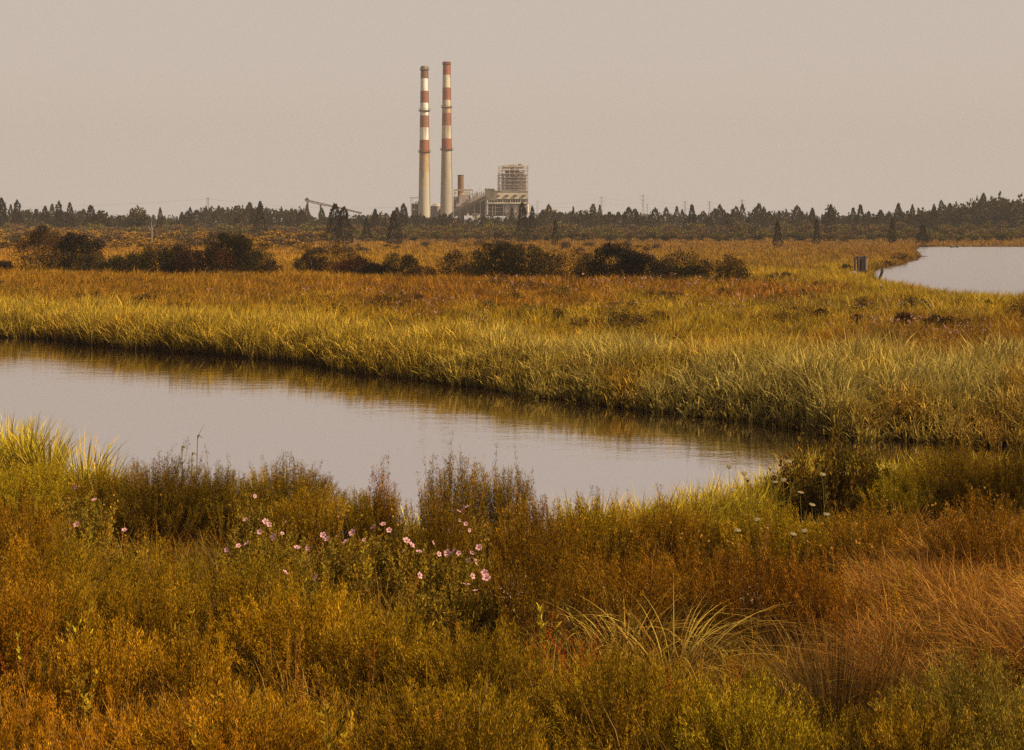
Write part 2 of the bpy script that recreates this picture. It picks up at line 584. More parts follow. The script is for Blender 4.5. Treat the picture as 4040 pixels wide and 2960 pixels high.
def chimney(name, label, pc, rows, rings, r_top, r_mid, r_base, y_mid, dy):
    YY = YP + dy; k_ = YY / YP
    def qz(py): return py2z(py, YY)
    root = empty(name, (px2x(pc, YY), YY, 0.3), label, 'chimney')
    ytop, ybot = rows[0][0], qz_row0
    s = Solid()
    prof, cols = [], []
    def rad(py):
        if py < y_mid:
            return r_top + (r_mid - r_top) * (py - ytop) / (y_mid - ytop)
        return r_mid + (r_base - r_mid) * ((py - y_mid) / (920.0 - y_mid)) ** 1.15
    for (y0, y1, c) in rows:
        k = max(1, int((y1 - y0) / 22))
        for q in range(k):
            py = y0 + (y1 - y0) * q / k
            prof.append((rad(py) * 0.2, qz(py) - 0.3)); cols.append(c)
        prof.append((rad(y1) * 0.2, qz(y1) - 0.3)); cols.append(c)
    cols = cols[:-1]
    prof = [(rad(ytop) * 0.2 - 0.7, qz(ytop) - 5)] + [(rad(ytop) * 0.2 - 0.7, qz(ytop) - 0.3)] + prof
    cols = [(0.05, 0.04, 0.04), (0.05, 0.04, 0.04)] + cols
    s.lathe(0, 0, prof, cols, 36)
    s.build('shaft', M_CONC, root, smooth=False)
    for (py, ext, th) in rings:
        r = Solid(); rr = rad(py) * 0.2; z = qz(py) - 0.3
        r.lathe(0, 0, [(rr, z - th), (rr + ext, z - th * 0.4), (rr + ext, z), (rr, z)], [(0.16, 0.09, 0.06)] * 3, 36)
        for k in range(24):
            t = 2 * math.pi * k / 24
            r.bar(((rr + ext) * math.cos(t), (rr + ext) * math.sin(t), z), ((rr + ext) * math.cos(t), (rr + ext) * math.sin(t), z + 1.2), 0.07, (0.16, 0.09, 0.06))
        r.lathe(0, 0, [(rr + ext - .05, z + 1.15), (rr + ext + .05, z + 1.15), (rr + ext + .05, z + 1.3), (rr + ext - .05, z + 1.3)], [(0.16, 0.09, 0.06)] * 3, 36)
        r.build('platform', M_STEEL, root)
    ld = Solid(); ang = math.radians(-25)
    for d in (-0.3, 0.3):
        pts = [(rad(py) * 0.2 + 0.35, qz(py) - 0.3) for py in np.linspace(ytop, 900, 14)]
        for (ra, za), (rb, zb) in zip(pts, pts[1:]):
            ld.bar((ra * math.cos(ang) + d * .5, ra * math.sin(ang), za), (rb * math.cos(ang) + d * .5, rb * math.sin(ang), zb), 0.09, (0.2, 0.12, 0.08))
    ld.build('ladder', M_STEEL, root)
    return root

qz_row0 = 920
chimney('power_station_chimney', 'banded chimney with sooty cap and clean white bands, the one nearer the coal conveyor', 1674.4,
        [(262, 278, (0.30, 0.22, 0.17)), (278, 311, RED2), (311, 360, WHT), (360, 407, (0.27, 0.085, 0.05)), (407, 457, WHT), (457, 504, (0.28, 0.085, 0.045)),
         (504, 553, WHT), (553, 600, (0.30, 0.09, 0.042)), (600, 618, (0.40, 0.22, 0.10)), (618, 680, OCHRE), (680, 740, (0.44, 0.35, 0.25)), (740, 925, CONC)],
        [(276, .6, .9), (437, 1.1, 1.0), (600, 1.0, .8)], 14.3, 19.5, 25.5, 600, -12)
chimney('power_station_chimney', 'taller banded chimney with red cap and grimy white bands, beside the short brown stack', 1762,
        [(245, 297, (0.32, 0.08, 0.04)), (297, 347, (0.56, 0.50, 0.38)), (347, 396, (0.28, 0.08, 0.048)), (396, 424, (0.50, 0.43, 0.31)), (424, 447, (0.46, 0.31, 0.17)),
         (447, 497, (0.26, 0.08, 0.05)), (497, 548, (0.54, 0.47, 0.35)), (548, 591, (0.28, 0.08, 0.045)), (591, 700, (0.38, 0.32, 0.25)), (700, 925, (0.35, 0.30, 0.25))],
        [(253, .5, .9), (424, .8, .8), (591, 1.0, .9)], 14.6, 20.2, 27.5, 590, 0)

GREY, DGREY, CREAM, TAN = (0.30, 0.24, 0.21), (0.11, 0.075, 0.065), (0.66, 0.56, 0.43), (0.48, 0.36, 0.24)
PALE = (0.55, 0.48, 0.42)


def pbox(s, x0, y0, x1, y1, d0, d1, col):
    """box given by photo columns/rows at the station's distance and depth range in metres"""
    s.box(qx(x0), qx(x1), YP + d0, YP + d1, qz(y1), qz(y0), col)


def pbar(s, x0, y0, x1, y1, d, r, col, d2=None):
    s.bar((qx(x0), YP + d, qz(y0)), (qx(x1), YP + (d if d2 is None else d2), qz(y1)), r, col)

# short stack
st = empty('boiler_stack', (qx(1812), YP + 26, 0.3), 'short brown stack rising behind the ducts, beside the banded chimneys', 'stack')
s = Solid(); r0 = 2.5
s.lathe(0, 0, [(2.0, qz(690) - .3), (2.1, qz(685) - .3), (2.5, qz(685) - .3), (2.55, qz(760) - .3), (2.6, qz(764) - .3), (2.7, qz(800) - .3), (2.8, 0)],
        [(0.05, 0.03, 0.03), (0.2, 0.1, 0.06), (0.19, 0.085, 0.045), (0.38, 0.24, 0.13), (0.42, 0.28, 0.16), (0.42, 0.3, 0.2)], 28)
s.build('shaft', M_CONC, st)
s = Solid(); s.lathe(0, 0, [(2.5, qz(687) - .3), (2.75, qz(687) - .3), (2.75, qz(685.5) - .3), (2.5, qz(685.5) - .3)], [(0.12, .07, .05)] * 3, 28)
s.build('rim', M_STEEL, st)

# boiler tower: steel frame around a dark casing
bt = empty('boiler_tower', (0, 0, 0), 'tall boiler tower in an open steel frame standing on the cream power station block', 'tower')
s = Solid()
for x0, x1, y0 in ((1992, 2009, 670), (2013, 2029, 662), (2033, 2047, 666), (2050, 2066, 676)): pbox(s, x0, y0, x1, 754, 8, 24, (0.30, 0.21, 0.19))
pbox(s, 1990, 700, 2068, 754, 12, 22, (0.2, 0.13, 0.12)); pbox(s, 1978, 684, 1988, 754, 10, 22, (0.16, 0.10, 0.09))
pbox(s, 2068, 690, 2077, 754, 10, 24, (0.17, 0.11, 0.1))
s.build('boiler_casing', M_WALL, bt)
s = Solid(); ST = (0.66, 0.55, 0.48)
cols_x = [1967, 1981, 1994, 2012, 2030, 2048, 2066, 2083.5]
for d in (1.0, 27.0):
    for cx_ in cols_x:
        pbar(s, cx_, 754, cx_, 657 if cx_ < 2080 else 646, d, 0.32, ST)
    for lv in (657, 671, 686, 700, 714, 727, 738, 748):
        pbar(s, 1967, lv, 2083.5, lv, d, 0.30 if lv not in (686, 657) else 0.5, ST)
    for k in range(5):
        x0, x1 = cols_x[k + 1], cols_x[k + 2]
        for (ya, yb) in ((657, 671), (686, 700), (700, 714), (727, 738)):
            if (k + int(ya)) % 2: pbar(s, x0, ya, x1, yb, d, 0.16, ST)
            else: pbar(s, x0, yb, x1, ya, d, 0.16, ST)
for cx_ in cols_x:
    for lv in (657, 686, 714, 738): s.bar((qx(cx_), YP + 1, qz(lv)), (qx(cx_), YP + 27, qz(lv)), 0.25, ST)
s.build('steel_frame', M_STEEL, bt)
for lv in (671, 686, 700, 714, 727, 738, 748):
    s = Solid(); pbox(s, 1975, lv, 2078, lv + 1.3, -0.5, 6, (0.70, 0.58, 0.50))
    for k in range(22):
        x = 1976 + k * 4.8
        s.bar((qx(x), YP - .45, qz(lv)), (qx(x), YP - .45, qz(lv) + 1.1), 0.05, ST)
    s.bar((qx(1975), YP - .45, qz(lv) + 1.1), (qx(2078), YP - .45, qz(lv) + 1.1), 0.06, ST)
    s.build('walkway', M_STEEL, bt)
s = Solid()
rs = np.random.default_rng(3)
for k in range(60):                                  # pipes, ducts and valves in front of the casing
    x = rs.uniform(1994, 2072); y = rs.uniform(672, 748); c = [(0.5, 0.42, 0.36), (0.22, 0.09, 0.06), (0.1, 0.06, 0.05), (0.3, 0.2, 0.16)][rs.integers(0, 4)]
    if rs.random() < .5: pbox(s, x, y, x + rs.uniform(2, 7), y + rs.uniform(2, 7), rs.uniform(0, 2), 6, c)
    else: pbar(s, x, y, x + rs.uniform(-8, 8), y + rs.uniform(-2, 10), rs.uniform(1, 4), rs.uniform(.2, .5), c)
s.build('pipework', M_STEEL, bt)
s = Solid()
pbox(s, 1981, 652, 2066, 660, 3, 25, (0.50, 0.40, 0.33)); pbox(s, 2004, 649.5, 2040, 652.5, 6, 22, (0.42, 0.33, 0.27))
for x, y in ((1990, 650), (2010, 647), (2024, 643.5), (2036, 648)): pbox(s, x, y, x + 5, 653, 8, 14, (0.45, 0.36, 0.3))
s.build('roof', M_WALL, bt)
s = Solid(); s.lathe(qx(2053.5), YP + 12, [(0.1, qz(643.5)), (1.7, qz(644)), (1.7, qz(656))], [(0.36, 0.25, 0.18)] * 2, 16)
s.build('roof_tank', M_STEEL, bt)
s = Solid()
for lv in range(8):
    y = 752 - lv * 8.5
    pbox(s, 1963, y, 1975, y + 1.5, -3, 3, (0.4, 0.32, 0.28))
    pbar(s, 1963, y, 1975, y - 8, -3.2, 0.22, (0.3, 0.22, 0.19))
for x in (1963, 1975): pbar(s, x, 756, x, 690, -3, 0.2, ST)
s.build('stair_tower', M_STEEL, bt)

# main block
mb = empty('power_station_block', (0, 0, 0), 'long cream power station block with four dark vents, open gallery and white silos', 'building')
s = Solid()
pbox(s, 1950, 755, 2084, 785.5, 0, 30, CREAM)
pbox(s, 1912.7, 749, 1950.6, 785.3, 0.6, 30, (0.62, 0.52, 0.40))
pbox(s, 1912.7, 785.3, 1962, 791, 0.6, 6, (0.62, 0.52, 0.40))
pbox(s, 1912.7, 791, 1920, 850, 0.6, 8, (0.52, 0.42, 0.34))
s.build('wall', M_WALL, mb)
s = Solid(); pbox(s, 1911.5, 745, 1950, 749.2, 0, 30.5, (0.60, 0.46, 0.33)); pbox(s, 1949, 753, 2085, 755.2, -0.4, 30.4, (0.70, 0.62, 0.50))
for x, y in ((1915, 742), (1928, 743), (1940, 744)): pbox(s, x, y, x + 4, 746, 3, 8, (0.5, 0.38, 0.28))
s.build('roof', M_WALL, mb)
for x in (1965, 1999.7, 2033, 2066.7):
    s = Solid(); pbox(s, x - 7, 769.5, x + 7, 774, -0.5, 0.2, (0.06, 0.045, 0.04))
    s.build('vent', M_STEEL, mb)
    f = Solid()
    for k in range(6): pbox(f, x - 7 + k * 2.5, 769.5, x - 6.2 + k * 2.5, 774, -0.8, -0.5, (0.3, 0.22, 0.18))
    f.build('louver', M_STEEL, mb)
s = Solid()
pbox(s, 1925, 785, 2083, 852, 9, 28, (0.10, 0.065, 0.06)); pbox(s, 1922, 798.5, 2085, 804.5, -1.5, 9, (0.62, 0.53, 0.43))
for x in list(np.arange(1963, 2084, 10)) + [1930, 1940, 1950]:
    big = x in (1983, 2013, 2053)
    pbox(s, x, 785.6 if x > 1960 else 791.2, x + (2 if big else 0.9), 798.4, 0.2, 1.4, (0.66, 0.56, 0.46))
for k in range(40):
    x = rs.uniform(1955, 2078); pbox(s, x, rs.uniform(787, 793), x + rs.uniform(1, 4), rs.uniform(794, 798), 3, 8.5, [(0.45, .38, .33), (0.2, .08, .06), (.3, .24, .2)][rs.integers(0, 3)])
s.build('gallery', M_WALL, mb)
for x0, x1 in ((1987, 2017), (2021, 2049), (2063.5, 2088)):
    s = Solid(); r = (x1 - x0) * .1; c = qx((x0 + x1) / 2)
    s.lathe(c, YP + 3, [(0.05, qz(804.8)), (r * .9, qz(805)), (r, qz(807)), (r, qz(838)), (r * .35, qz(856)), (r * .3, qz(870))],
            [(0.6, .5, .42), (0.6, .5, .42), (0.62, 0.53, 0.45), (0.5, 0.42, 0.36), (0.45, .38, .32)], 24)
    s.build('silo', M_WALL, mb)
s = Solid()
for x in (1923, 1942, 1953, 1985, 2019, 2056, 2088): pbox(s, x, 804.8, x + 2.2, 880, -1, 0.4, (0.42, 0.33, 0.29))
for y in (818, 834): pbox(s, 1923, y, 1986, y + 1.6, -0.6, 0.2, (0.36, 0.28, 0.24))
s.build('steel_frame', M_STEEL, mb)

# middle: precipitator, hoppers, ducts
pr = empty('precipitator', (0, 0, 0), 'grey dust collector with ducts and ribbed hoppers beside the taller chimney', 'industrial plant')
s = Solid()
pbox(s, 1788, 774, 1815, 850, 4, 22, (0.30, 0.23, 0.21))
for x in np.arange(1789, 1815, 2.6): pbox(s, x, 776, x + .8, 850, 3.5, 4, (0.36, 0.29, 0.26))
pbox(s, 1815, 768, 1852, 850, 8, 26, (0.36, 0.29, 0.26)); pbox(s, 1850, 786, 1878, 850, 10, 26, (0.30, 0.23, 0.2))
pbox(s, 1878, 776, 1913, 870, 14, 28, (0.075, 0.05, 0.045))
s.build('hopper_walls', M_WALL, pr)
s = Solid()
def slab(x0, y0, x1, y1, t, d0, d1, col):
    a, b = (qx(x0), qz(y0)), (qx(x1), qz(y1))
    v = [(a[0], YP + d, a[1] - q) for d in (d0, d1) for q in (0, t)] + [(b[0], YP + d, b[1] - q) for d in (d0, d1) for q in (0, t)]
    s.add(v, [(0, 2, 3, 1), (4, 5, 7, 6), (0, 4, 6, 2), (1, 3, 7, 5), (0, 1, 5, 4), (2, 6, 7, 3)], col)
slab(1790, 832, 1916, 758, 5.5, -1, 5, (0.34, 0.27, 0.25))
slab(1812, 772, 1850, 790, 5, 2, 9, (0.40, 0.32, 0.29)); slab(1852, 790, 1885, 762, 4.0, 0, 8, (0.33, 0.26, 0.23))
slab(1800, 800, 1870, 800, 3.0, 0.4, 6, (0.42, 0.34, 0.31)); slab(1820, 806, 1856, 782, 2.5, -1.6, -1.1, (0.2, 0.13, 0.11))
s.build('duct', M_WALL, pr)
for k in range(60):
    s = Solid()
    x = rs.uniform(1790, 1912); lo = 836 - (x - 1790) * 0.60
    y = lo - rs.uniform(-4, 26)
    pbar(s, x, y, x + rs.uniform(-5, 6), y - rs.uniform(-3, 9), rs.uniform(-3.5, 2), rs.uniform(.12, .3), [(0.45, .37, .33), (0.25, .18, .16), (0.55, .47, .42)][rs.integers(0, 3)])
    s.build('pipe', M_STEEL, pr)
for x in (1864, 1871, 1878, 1885, 1892, 1899, 1906):
    s = Solid(); pbar(s, x, 790, x, rs.uniform(752, 762), 6, 0.35, (0.33, .27, .24)); s.build('vent_pipe', M_STEEL, pr)
s = Solid()
pbox(s, 1787, 745, 1864, 751, 12, 15, TAN)
for x in (1789, 1812, 1833, 1848, 1862): pbox(s, x, 751, x + 1.5, 776, 12.5, 14, (0.42, 0.32, 0.24))
for x0, y0, x1, y1 in ((1830, 756, 1843, 768), (1845, 754, 1852, 764), (1788, 757, 1799, 766), (1855, 760, 1864, 768)): pbox(s, x0, y0, x1, y1, 9, 12, (0.58, .5, .44))
s.build('gantry_beam', M_STEEL, pr)

cg = empty('conveyor_gallery', (0, 0, 0), 'dark enclosed coal conveyor climbing diagonally to the cream block', 'conveyor')
s = Solid(); slab(1790, 834, 1918, 774, 1.9, -6, -2.6, (0.07, 0.045, 0.045)); s.build('gallery', M_STEEL, cg)
s = Solid(); slab(1790, 831.5, 1918, 771.5, .5, -6.2, -2.4, (0.22, 0.16, 0.15)); s.build('roof', M_STEEL, cg)
for x, y in ((1815, 824), (1845, 810), (1872, 797), (1896, 786)):
    s = Solid(); pbar(s, x, y + 6, x - 1.5, 880, -5.5, .22, (0.2, .14, .13)); pbar(s, x, y + 6, x + 1.5, 880, -3, .22, (0.2, .14, .13)); s.build('trestle', M_STEEL, cg)
lb = empty('low_building', (0, 0, 0), 'small white low building at the foot of the dark conveyor', 'building')
s = Solid(); pbox(s, 1866, 846, 1893, 880, -14, -8, (0.62, 0.54, 0.46)); pbox(s, 1845, 844, 1851, 870, -14, -10, (0.6, .52, .45)); s.build('wall', M_WALL, lb)
s = Solid(); pbox(s, 1865, 844.5, 1894, 846.2, -14.5, -7.5, (0.45, .38, .33)); s.build('roof', M_WALL, lb)
for x in (1871, 1880):
    s = Solid(); pbox(s, x, 851, x + 4, 855, -14.2, -13.9, (0.1, .07, .06)); s.build('window', M_STEEL, lb)

sb = empty('ash_silo', (qx(1718), YP + 12, 0.3), 'grey ribbed ash silo with conical roof between the two banded chimneys', 'silo')
s = Solid(); r = 4.6
s.lathe(0, 0, [(r, 0), (r, qz(814) - .3)], [(0.34, 0.28, 0.26)], 26)
for k in range(18):
    t = 2 * math.pi * k / 18; s.bar((r * math.cos(t), r * math.sin(t), 0), (r * math.cos(t), r * math.sin(t), qz(814) - .3), .15, (0.26, .2, .19))
s.build('wall', M_WALL, sb)
s = Solid(); s.lathe(0, 0, [(r + .2, qz(814) - .3), (2.0, qz(802) - .3), (0.05, qz(801) - .3)], [(0.38, .31, .28)] * 2, 26); s.build('roof', M_WALL, sb)

lf = empty('steel_frame_building', (0, 0, 0), 'low open frame building with a thin roof beam, at the foot of the sooty-capped chimney', 'building')
s = Solid()
pbox(s, 1614, 779, 1656, 781, 6, 9, (0.5, .4, .34))
for x in (1618, 1626, 1650): pbar(s, x, 781, x, 802, 7.5, .2, (0.4, .32, .27))
pbox(s, 1621, 803, 1652, 809, 4, 14, (0.30, .22, .2)); pbox(s, 1620, 824, 1652, 829, 3, 14, (0.34, .26, .23))
for x in (1620, 1634, 1648): pbox(s, x, 803, x + 1.6, 900, 3, 5, (0.3, .22, .2))
s.build('steel_frame', M_STEEL, lf)
s = Solid(); pbox(s, 1622, 809, 1651, 900, 6, 14, (0.09, .055, .05)); pbox(s, 1636, 795, 1640, 803, 6, 8, (.12, .07, .06)); pbox(s, 1645, 793, 1650, 803, 6, 8, (.12, .07, .06))
s.build('machinery', M_STEEL, lf)

# radial coal stacker
cs = empty('coal_stacker', (0, 0, 0), 'long rusty brown coal conveyor boom sloping over the treetops', 'conveyor')
s = Solid(); BR = (0.16, 0.085, 0.06)
A0, A1 = (1212, 790), (1428, 841)
n = 22
for k in range(n):
    f0, f1 = k / n, (k + 1) / n
    x0, x1 = A0[0] + (A1[0] - A0[0]) * f0, A0[0] + (A1[0] - A0[0]) * f1
    y0, y1 = A0[1] + (A1[1] - A0[1]) * f0, A0[1] + (A1[1] - A0[1]) * f1
    dp0 = 7 if f0 < .35 else 4.0; dp1 = 7 if f1 < .35 else 4.0
    if f0 < 0.05: dp0 = 1
    for d in (-1.2, 1.2):
        pbar(s, x0, y0, x1, y1, d, .22, BR); pbar(s, x0, y0 + dp0, x1, y1 + dp1, d, .2, BR)
        if d > 0: s.bar((qx(x0), YP - 1.2, qz(y0)), (qx(x0), YP + 1.2, qz(y0)), .14, BR)
        pbar(s, x0, y0, x0, y0 + dp0, d, .14, BR); pbar(s, x0, y0 + dp0 if k % 2 else y0, x1, y1 if k % 2 else y1 + dp1, d, .12, BR)
s.build('boom', M_STEEL, cs)
s = Solid(); slab(1206, 786, 1428, 838.5, .35, -.9, .9, (0.22, .13, .1)); s.build('belt', M_STEEL, cs)
s = Solid(); pbox(s, 1204, 784, 1218, 791, -1.5, 1.5, (0.13, .07, .055)); pbox(s, 1209, 780, 1214, 784, -1, 1, BR); pbar(s, 1203, 788, 1212, 798, 0, .5, BR); s.build('head', M_STEEL, cs)
for x, y, w in ((1214, 796, 1.2), (1265, 806, 1.6)):
    s = Solid()
    for d in (-1, 1): pbar(s, x - w, y, x - w, 880, d, .25, BR); pbar(s, x + w, y, x + w, 880, d, .25, BR)
    s.build('leg', M_STEEL, cs)

# far pylons and line
def pylon(px, py_top, D, wpx, label, arms=True):
    x, z = px2x(px, D), py2z(py_top, D)
    root = empty('power_pylon', (x, D, 0.3), label, 'pylon', 'lattice power pylons on the skyline')
    w = wpx * D / F; s = Solid(); c = (0.42, 0.36, 0.33); r = 0.12
    zt = z - .3
    def leg(sx, sy, zz): k = 1 - .8 * min(1, zz / (zt * .75)); return (sx * w * .5 * max(.18, k), sy * w * .5 * max(.18, k), zz)
    for sx in (-1, 1):
        for sy in (-1, 1):
            s.bar(leg(sx, sy, 0), leg(sx, sy, zt * .75), r, c); s.bar(leg(sx, sy, zt * .75), leg(sx, sy, zt), r, c)
    lv = np.linspace(0, zt, 9)
    for z0, z1 in zip(lv, lv[1:]):
        for a_, b_ in (((-1, -1), (1, -1)), ((1, -1), (1, 1)), ((1, 1), (-1, 1)), ((-1, 1), (-1, -1))):
            s.bar(leg(*a_, z0), leg(*b_, z1), r * .6, c); s.bar(leg(*b_, z0), leg(*a_, z1), r * .6, c)
    s.build('tower_frame', M_STEEL, root)
    for f in (0.74, 0.86, 0.97) if arms else (0.95,):
        s = Solid(); hw = w * (.95 if f < .9 else .7)
        s.bar((-hw, 0, zt * f), (hw, 0, zt * f), r, c); s.bar((-hw, 0, zt * f), (0, 0, zt * (f + .03)), r * .6, c); s.bar((hw, 0, zt * f), (0, 0, zt * (f + .03)), r * .6, c)
        s.build('cross_arm', M_STEEL, root)
    return root
PY = [(2120, 793, 1450, 16, 'faint lattice pylon just beside the boiler tower'), (2373, 775, 1350, 17, 'lattice pylon alone on the skyline, first after the power station'),
      (2537, 768, 1350, 18, 'tallest faint lattice pylon above the treeline'), (2554, 805, 1500, 11, 'short pylon tucked beside the tallest pylon'),
      (2703, 794, 1300, 17, 'lattice pylon just before the pair of close pylons, above dark conifers'), (2799, 794, 1400, 13, 'narrow middle pylon of the three over the conifers'),
      (2928, 788, 1250, 20, 'broadest lattice pylon, last of the skyline row towards the lake')]
for p in PY: pylon(*p)
hp = empty('power_pole', (px2x(820, 1000), 1000, 0.3), 'two slim poles joined at the top above the trees beside the coal conveyor boom', 'power pole')
for d in (-.55, .55):
    s = Solid(); s.bar((d * 1.3, 0, 0), (d * 1.3, 0, py2z(779, 1000) - .3), .22, (0.2, .12, .09), 6); s.build('pole', M_WOOD, hp)
s = Solid(); s.bar((-1.6, 0, py2z(785, 1000)), (1.6, 0, py2z(785, 1000)), .15, (0.2, .12, .09)); s.build('crossbar', M_WOOD, hp)
wr = Solid()
def wire(p, q, sag, n=16, r=0.05):
    last = None
    for k in range(n + 1):
        t = k / n; pt = Vector(p).lerp(Vector(q), t); pt.z -= sag * 4 * t * (1 - t)
        if last is not None: wr.bar(last, pt, r, (0.2, .15, .13), 3)
        last = pt
wire((px2x(820, 1000), 1000, py2z(785, 1000)), (px2x(-500, 1000), 1000, py2z(812, 1000)), 4, 24, .06)
wire((px2x(820, 1000), 1000, py2z(785, 1000)), (px2x(1640, 930), 930, py2z(815, 930)), 4, 24, .05)
tag(wr.build('power_line', M_STEEL), 'thin sagging power line strung from the twin poles', 'cable')
wr = Solid()
prev = None
for (px, py, D, w, _) in PY:
    if D > 1460: continue
    for dz in (0, 5):
        q = (px2x(px, D), D, py2z(py + 5, D) - dz)
        if prev is not None: wire((prev[0], prev[1], prev[2] - dz), q, 4, 14, .05)
    prev = (px2x(px, D), D, py2z(py + 5, D))
tag(wr.build('power_line', M_STEEL), 'faint cables hanging between the skyline pylons', 'cable')
fb = empty('warehouse', (0, 0, 0), 'tan low roof of a distant building behind conifers past the station', 'building')
s = Solid(); s.box(px2x(2148, 950), px2x(2195, 950), 945, 965, .3, py2z(832, 950), (0.45, .3, .2)); s.build('wall', M_WALL, fb)
s = Solid(); s.box(px2x(2145, 950), px2x(2198, 950), 943, 967, py2z(832, 950), py2z(827, 950), (0.62, .45, .33)); s.build('roof', M_WALL, fb)


# ================================================================== TREES
def crown_mesh(name, seed, kind, cols, n=520, leaf=0.07):
    """unit crown: height 1, width 1; leaf clumps through its volume"""
    rng = np.random.default_rng(seed)
    if kind == 'cedar':
        t = rng.uniform(0, 1, n) ** 0.9
        lob = 0.72 + 0.5 * vnoise(rng.uniform(0, 1, n) * 0 + t * 9, t * 0 + seed, seed)
        a = rng.uniform(0, 2 * np.pi, n)
        lob2 = 0.75 + 0.5 * vnoise(a * 1.3, t * 7 + 20, seed + 5)
        env = np.minimum(1, (1 - t) ** 0.62 * 1.08) * np.minimum(1, 0.55 + t * 3) * lob * lob2 * 0.56
        r = env * rng.uniform(0.3, 1, n) ** 0.5
        p = np.stack([r * np.cos(a), r * np.sin(a), 0.03 + t * 0.97], 1)
        out = np.stack([np.cos(a), np.sin(a), np.full(n, 0.8)], 1)
    else:
        nl = {'scrub': 9, 'pine': 11, 'shrub': 13}[kind]
        lc = rng.normal(0, 1, (nl, 3)); lc = lc / np.linalg.norm(lc, axis=1, keepdims=True) * rng.uniform(0.3, 1, (nl, 1))
        lc = lc * np.array([0.33, 0.33, 0.30]); lc[:, 2] += 0.58 if kind != 'shrub' else 0.48
        lr = rng.uniform(0.13, 0.25, nl)
        i = rng.integers(0, nl, n)
        d = rand_unit(rng, n)
        p = lc[i] + d * (lr[i] * rng.uniform(0.35, 1.15, n) ** 0.6)[:, None] * np.array([1.0, 1.0, 0.85])
        p[:, 2] = np.clip(p[:, 2], 0.02, 1.05)
        out = d * 0.8 + np.array([0, 0, 0.6])
    dirv = unit(out + rng.normal(0, 0.6, (n, 3)))
    tone = jitter(rng, cols, n, 0.13, 0.05) * (0.8 + 0.4 * vnoise(p[:, 0:1] * 6 + 5, p[:, 2:3] * 6, seed + 3))
    v, f, c = leaves(rng, p, dirv, leaf * rng.uniform(.6, 1.5, n), leaf * 0.8 * rng.uniform(.6, 1.3, n), tone)
    return np_mesh(name, v, f, M_CROWN, c)


def trunk_mesh(name, seed, h=0.7, r=0.03, col=(0.10, 0.06, 0.04), limbs=5):
    rng = np.random.default_rng(seed); s = Solid()
    p = Vector((0, 0, -0.03)); rr = r
    pts = [p]
    for k in range(5):
        q = p + Vector((rng.normal() * .012, rng.normal() * .012, (h + .03) / 5)); s.bar(p, q, rr, col, 6, rr * .78); p = q; rr *= .78; pts.append(p)
    for k in range(limbs):
        a = rng.uniform(0, 6.28); b = pts[rng.integers(1, 5)]
        s.bar(b, b + Vector((math.cos(a) * .22, math.sin(a) * .22, rng.uniform(.1, .28))), r * .4, col, 4, r * .1)
    o = s.build('tmp', M_BARK)
    me = o.data; me.name = name
    bpy.data.objects.remove(o)
    return me

CED = [(0.050, 0.032, 0.013), (0.070, 0.045, 0.016), (0.036, 0.024, 0.011)]
CEDG = [(0.095, 0.068, 0.024), (0.066, 0.046, 0.018)]
cedars = [crown_mesh('cedar_crown', 100 + k, 'cedar', CED if k % 2 else CEDG, 950, 0.07) for k in range(8)]
dark_cedars = [crown_mesh('cedar_crown', 120 + k, 'cedar', [(0.028, 0.018, 0.009), (0.040, 0.027, 0.011)], 950, 0.075) for k in range(4)]
pines = [crown_mesh('pine_crown', 140 + k, 'pine', CEDG, 620, 0.10) for k in range(4)]
SC_B = [(0.21, 0.125, 0.09), (0.16, 0.095, 0.07), (0.24, 0.15, 0.09)]
SC_O = [(0.20, 0.155, 0.05), (0.27, 0.21, 0.06), (0.15, 0.12, 0.045)]
SC_G = [(0.46, 0.25, 0.03), (0.36, 0.19, 0.026), (0.50, 0.29, 0.035)]
scrubs = {'brown': [crown_mesh('scrub_crown', 160 + k, 'scrub', SC_B, 900, 0.075) for k in range(4)],
          'olive': [crown_mesh('scrub_crown', 170 + k, 'scrub', SC_O, 900, 0.075) for k in range(4)],
          'golden': [crown_mesh('scrub_crown', 180 + k, 'scrub', SC_G, 1000, 0.07) for k in range(4)]}
trunks = [trunk_mesh('tree_trunk', 200 + k) for k in range(3)]
scrub_trunks = [trunk_mesh('scrub_trunk', 210 + k, 0.55, 0.02, (0.16, 0.11, 0.08), 7) for k in range(3)]
TREE_SEEN = set()


def tree(name, crowns, tr, px, D, top, wpx, label, cat, group, rng, loc_y=None):
    x = px2x(px, D)
    z0 = H1(x, D)
    h = py2z(top, D) - z0
    w = wpx * D / F
    o = empty(name, (x, D, z0 - 0.1), label, cat, group, rz=rng.uniform(0, 6.28))
    o.scale = (w, w, h)
    c = link('crown', crowns[rng.integers(0, len(crowns))], o)
    t = link('trunk', tr[rng.integers(0, len(tr))], o)
    return o

rt = np.random.default_rng(11)
SEG = [(0, 'cedar at the edge of the treeline above the rust-coloured marsh scrub'), ]


def zone(px):
    for lim, txt in ((420, 'behind the dark round bushes'), (760, 'in the thin treeline gap'), (1200, 'under the twin power poles'),
                     (1580, 'below the conveyor boom'), (1830, 'at the foot of the chimneys'), (2110, 'before the power station block'),
                     (2480, 'short of the tallest pylon'), (2960, 'under the pylon row'),
                     (3380, 'short of the timber pilings'), (3700, 'behind the marsh point'), (9999, 'beyond the open lake')):
        if px < lim: return txt

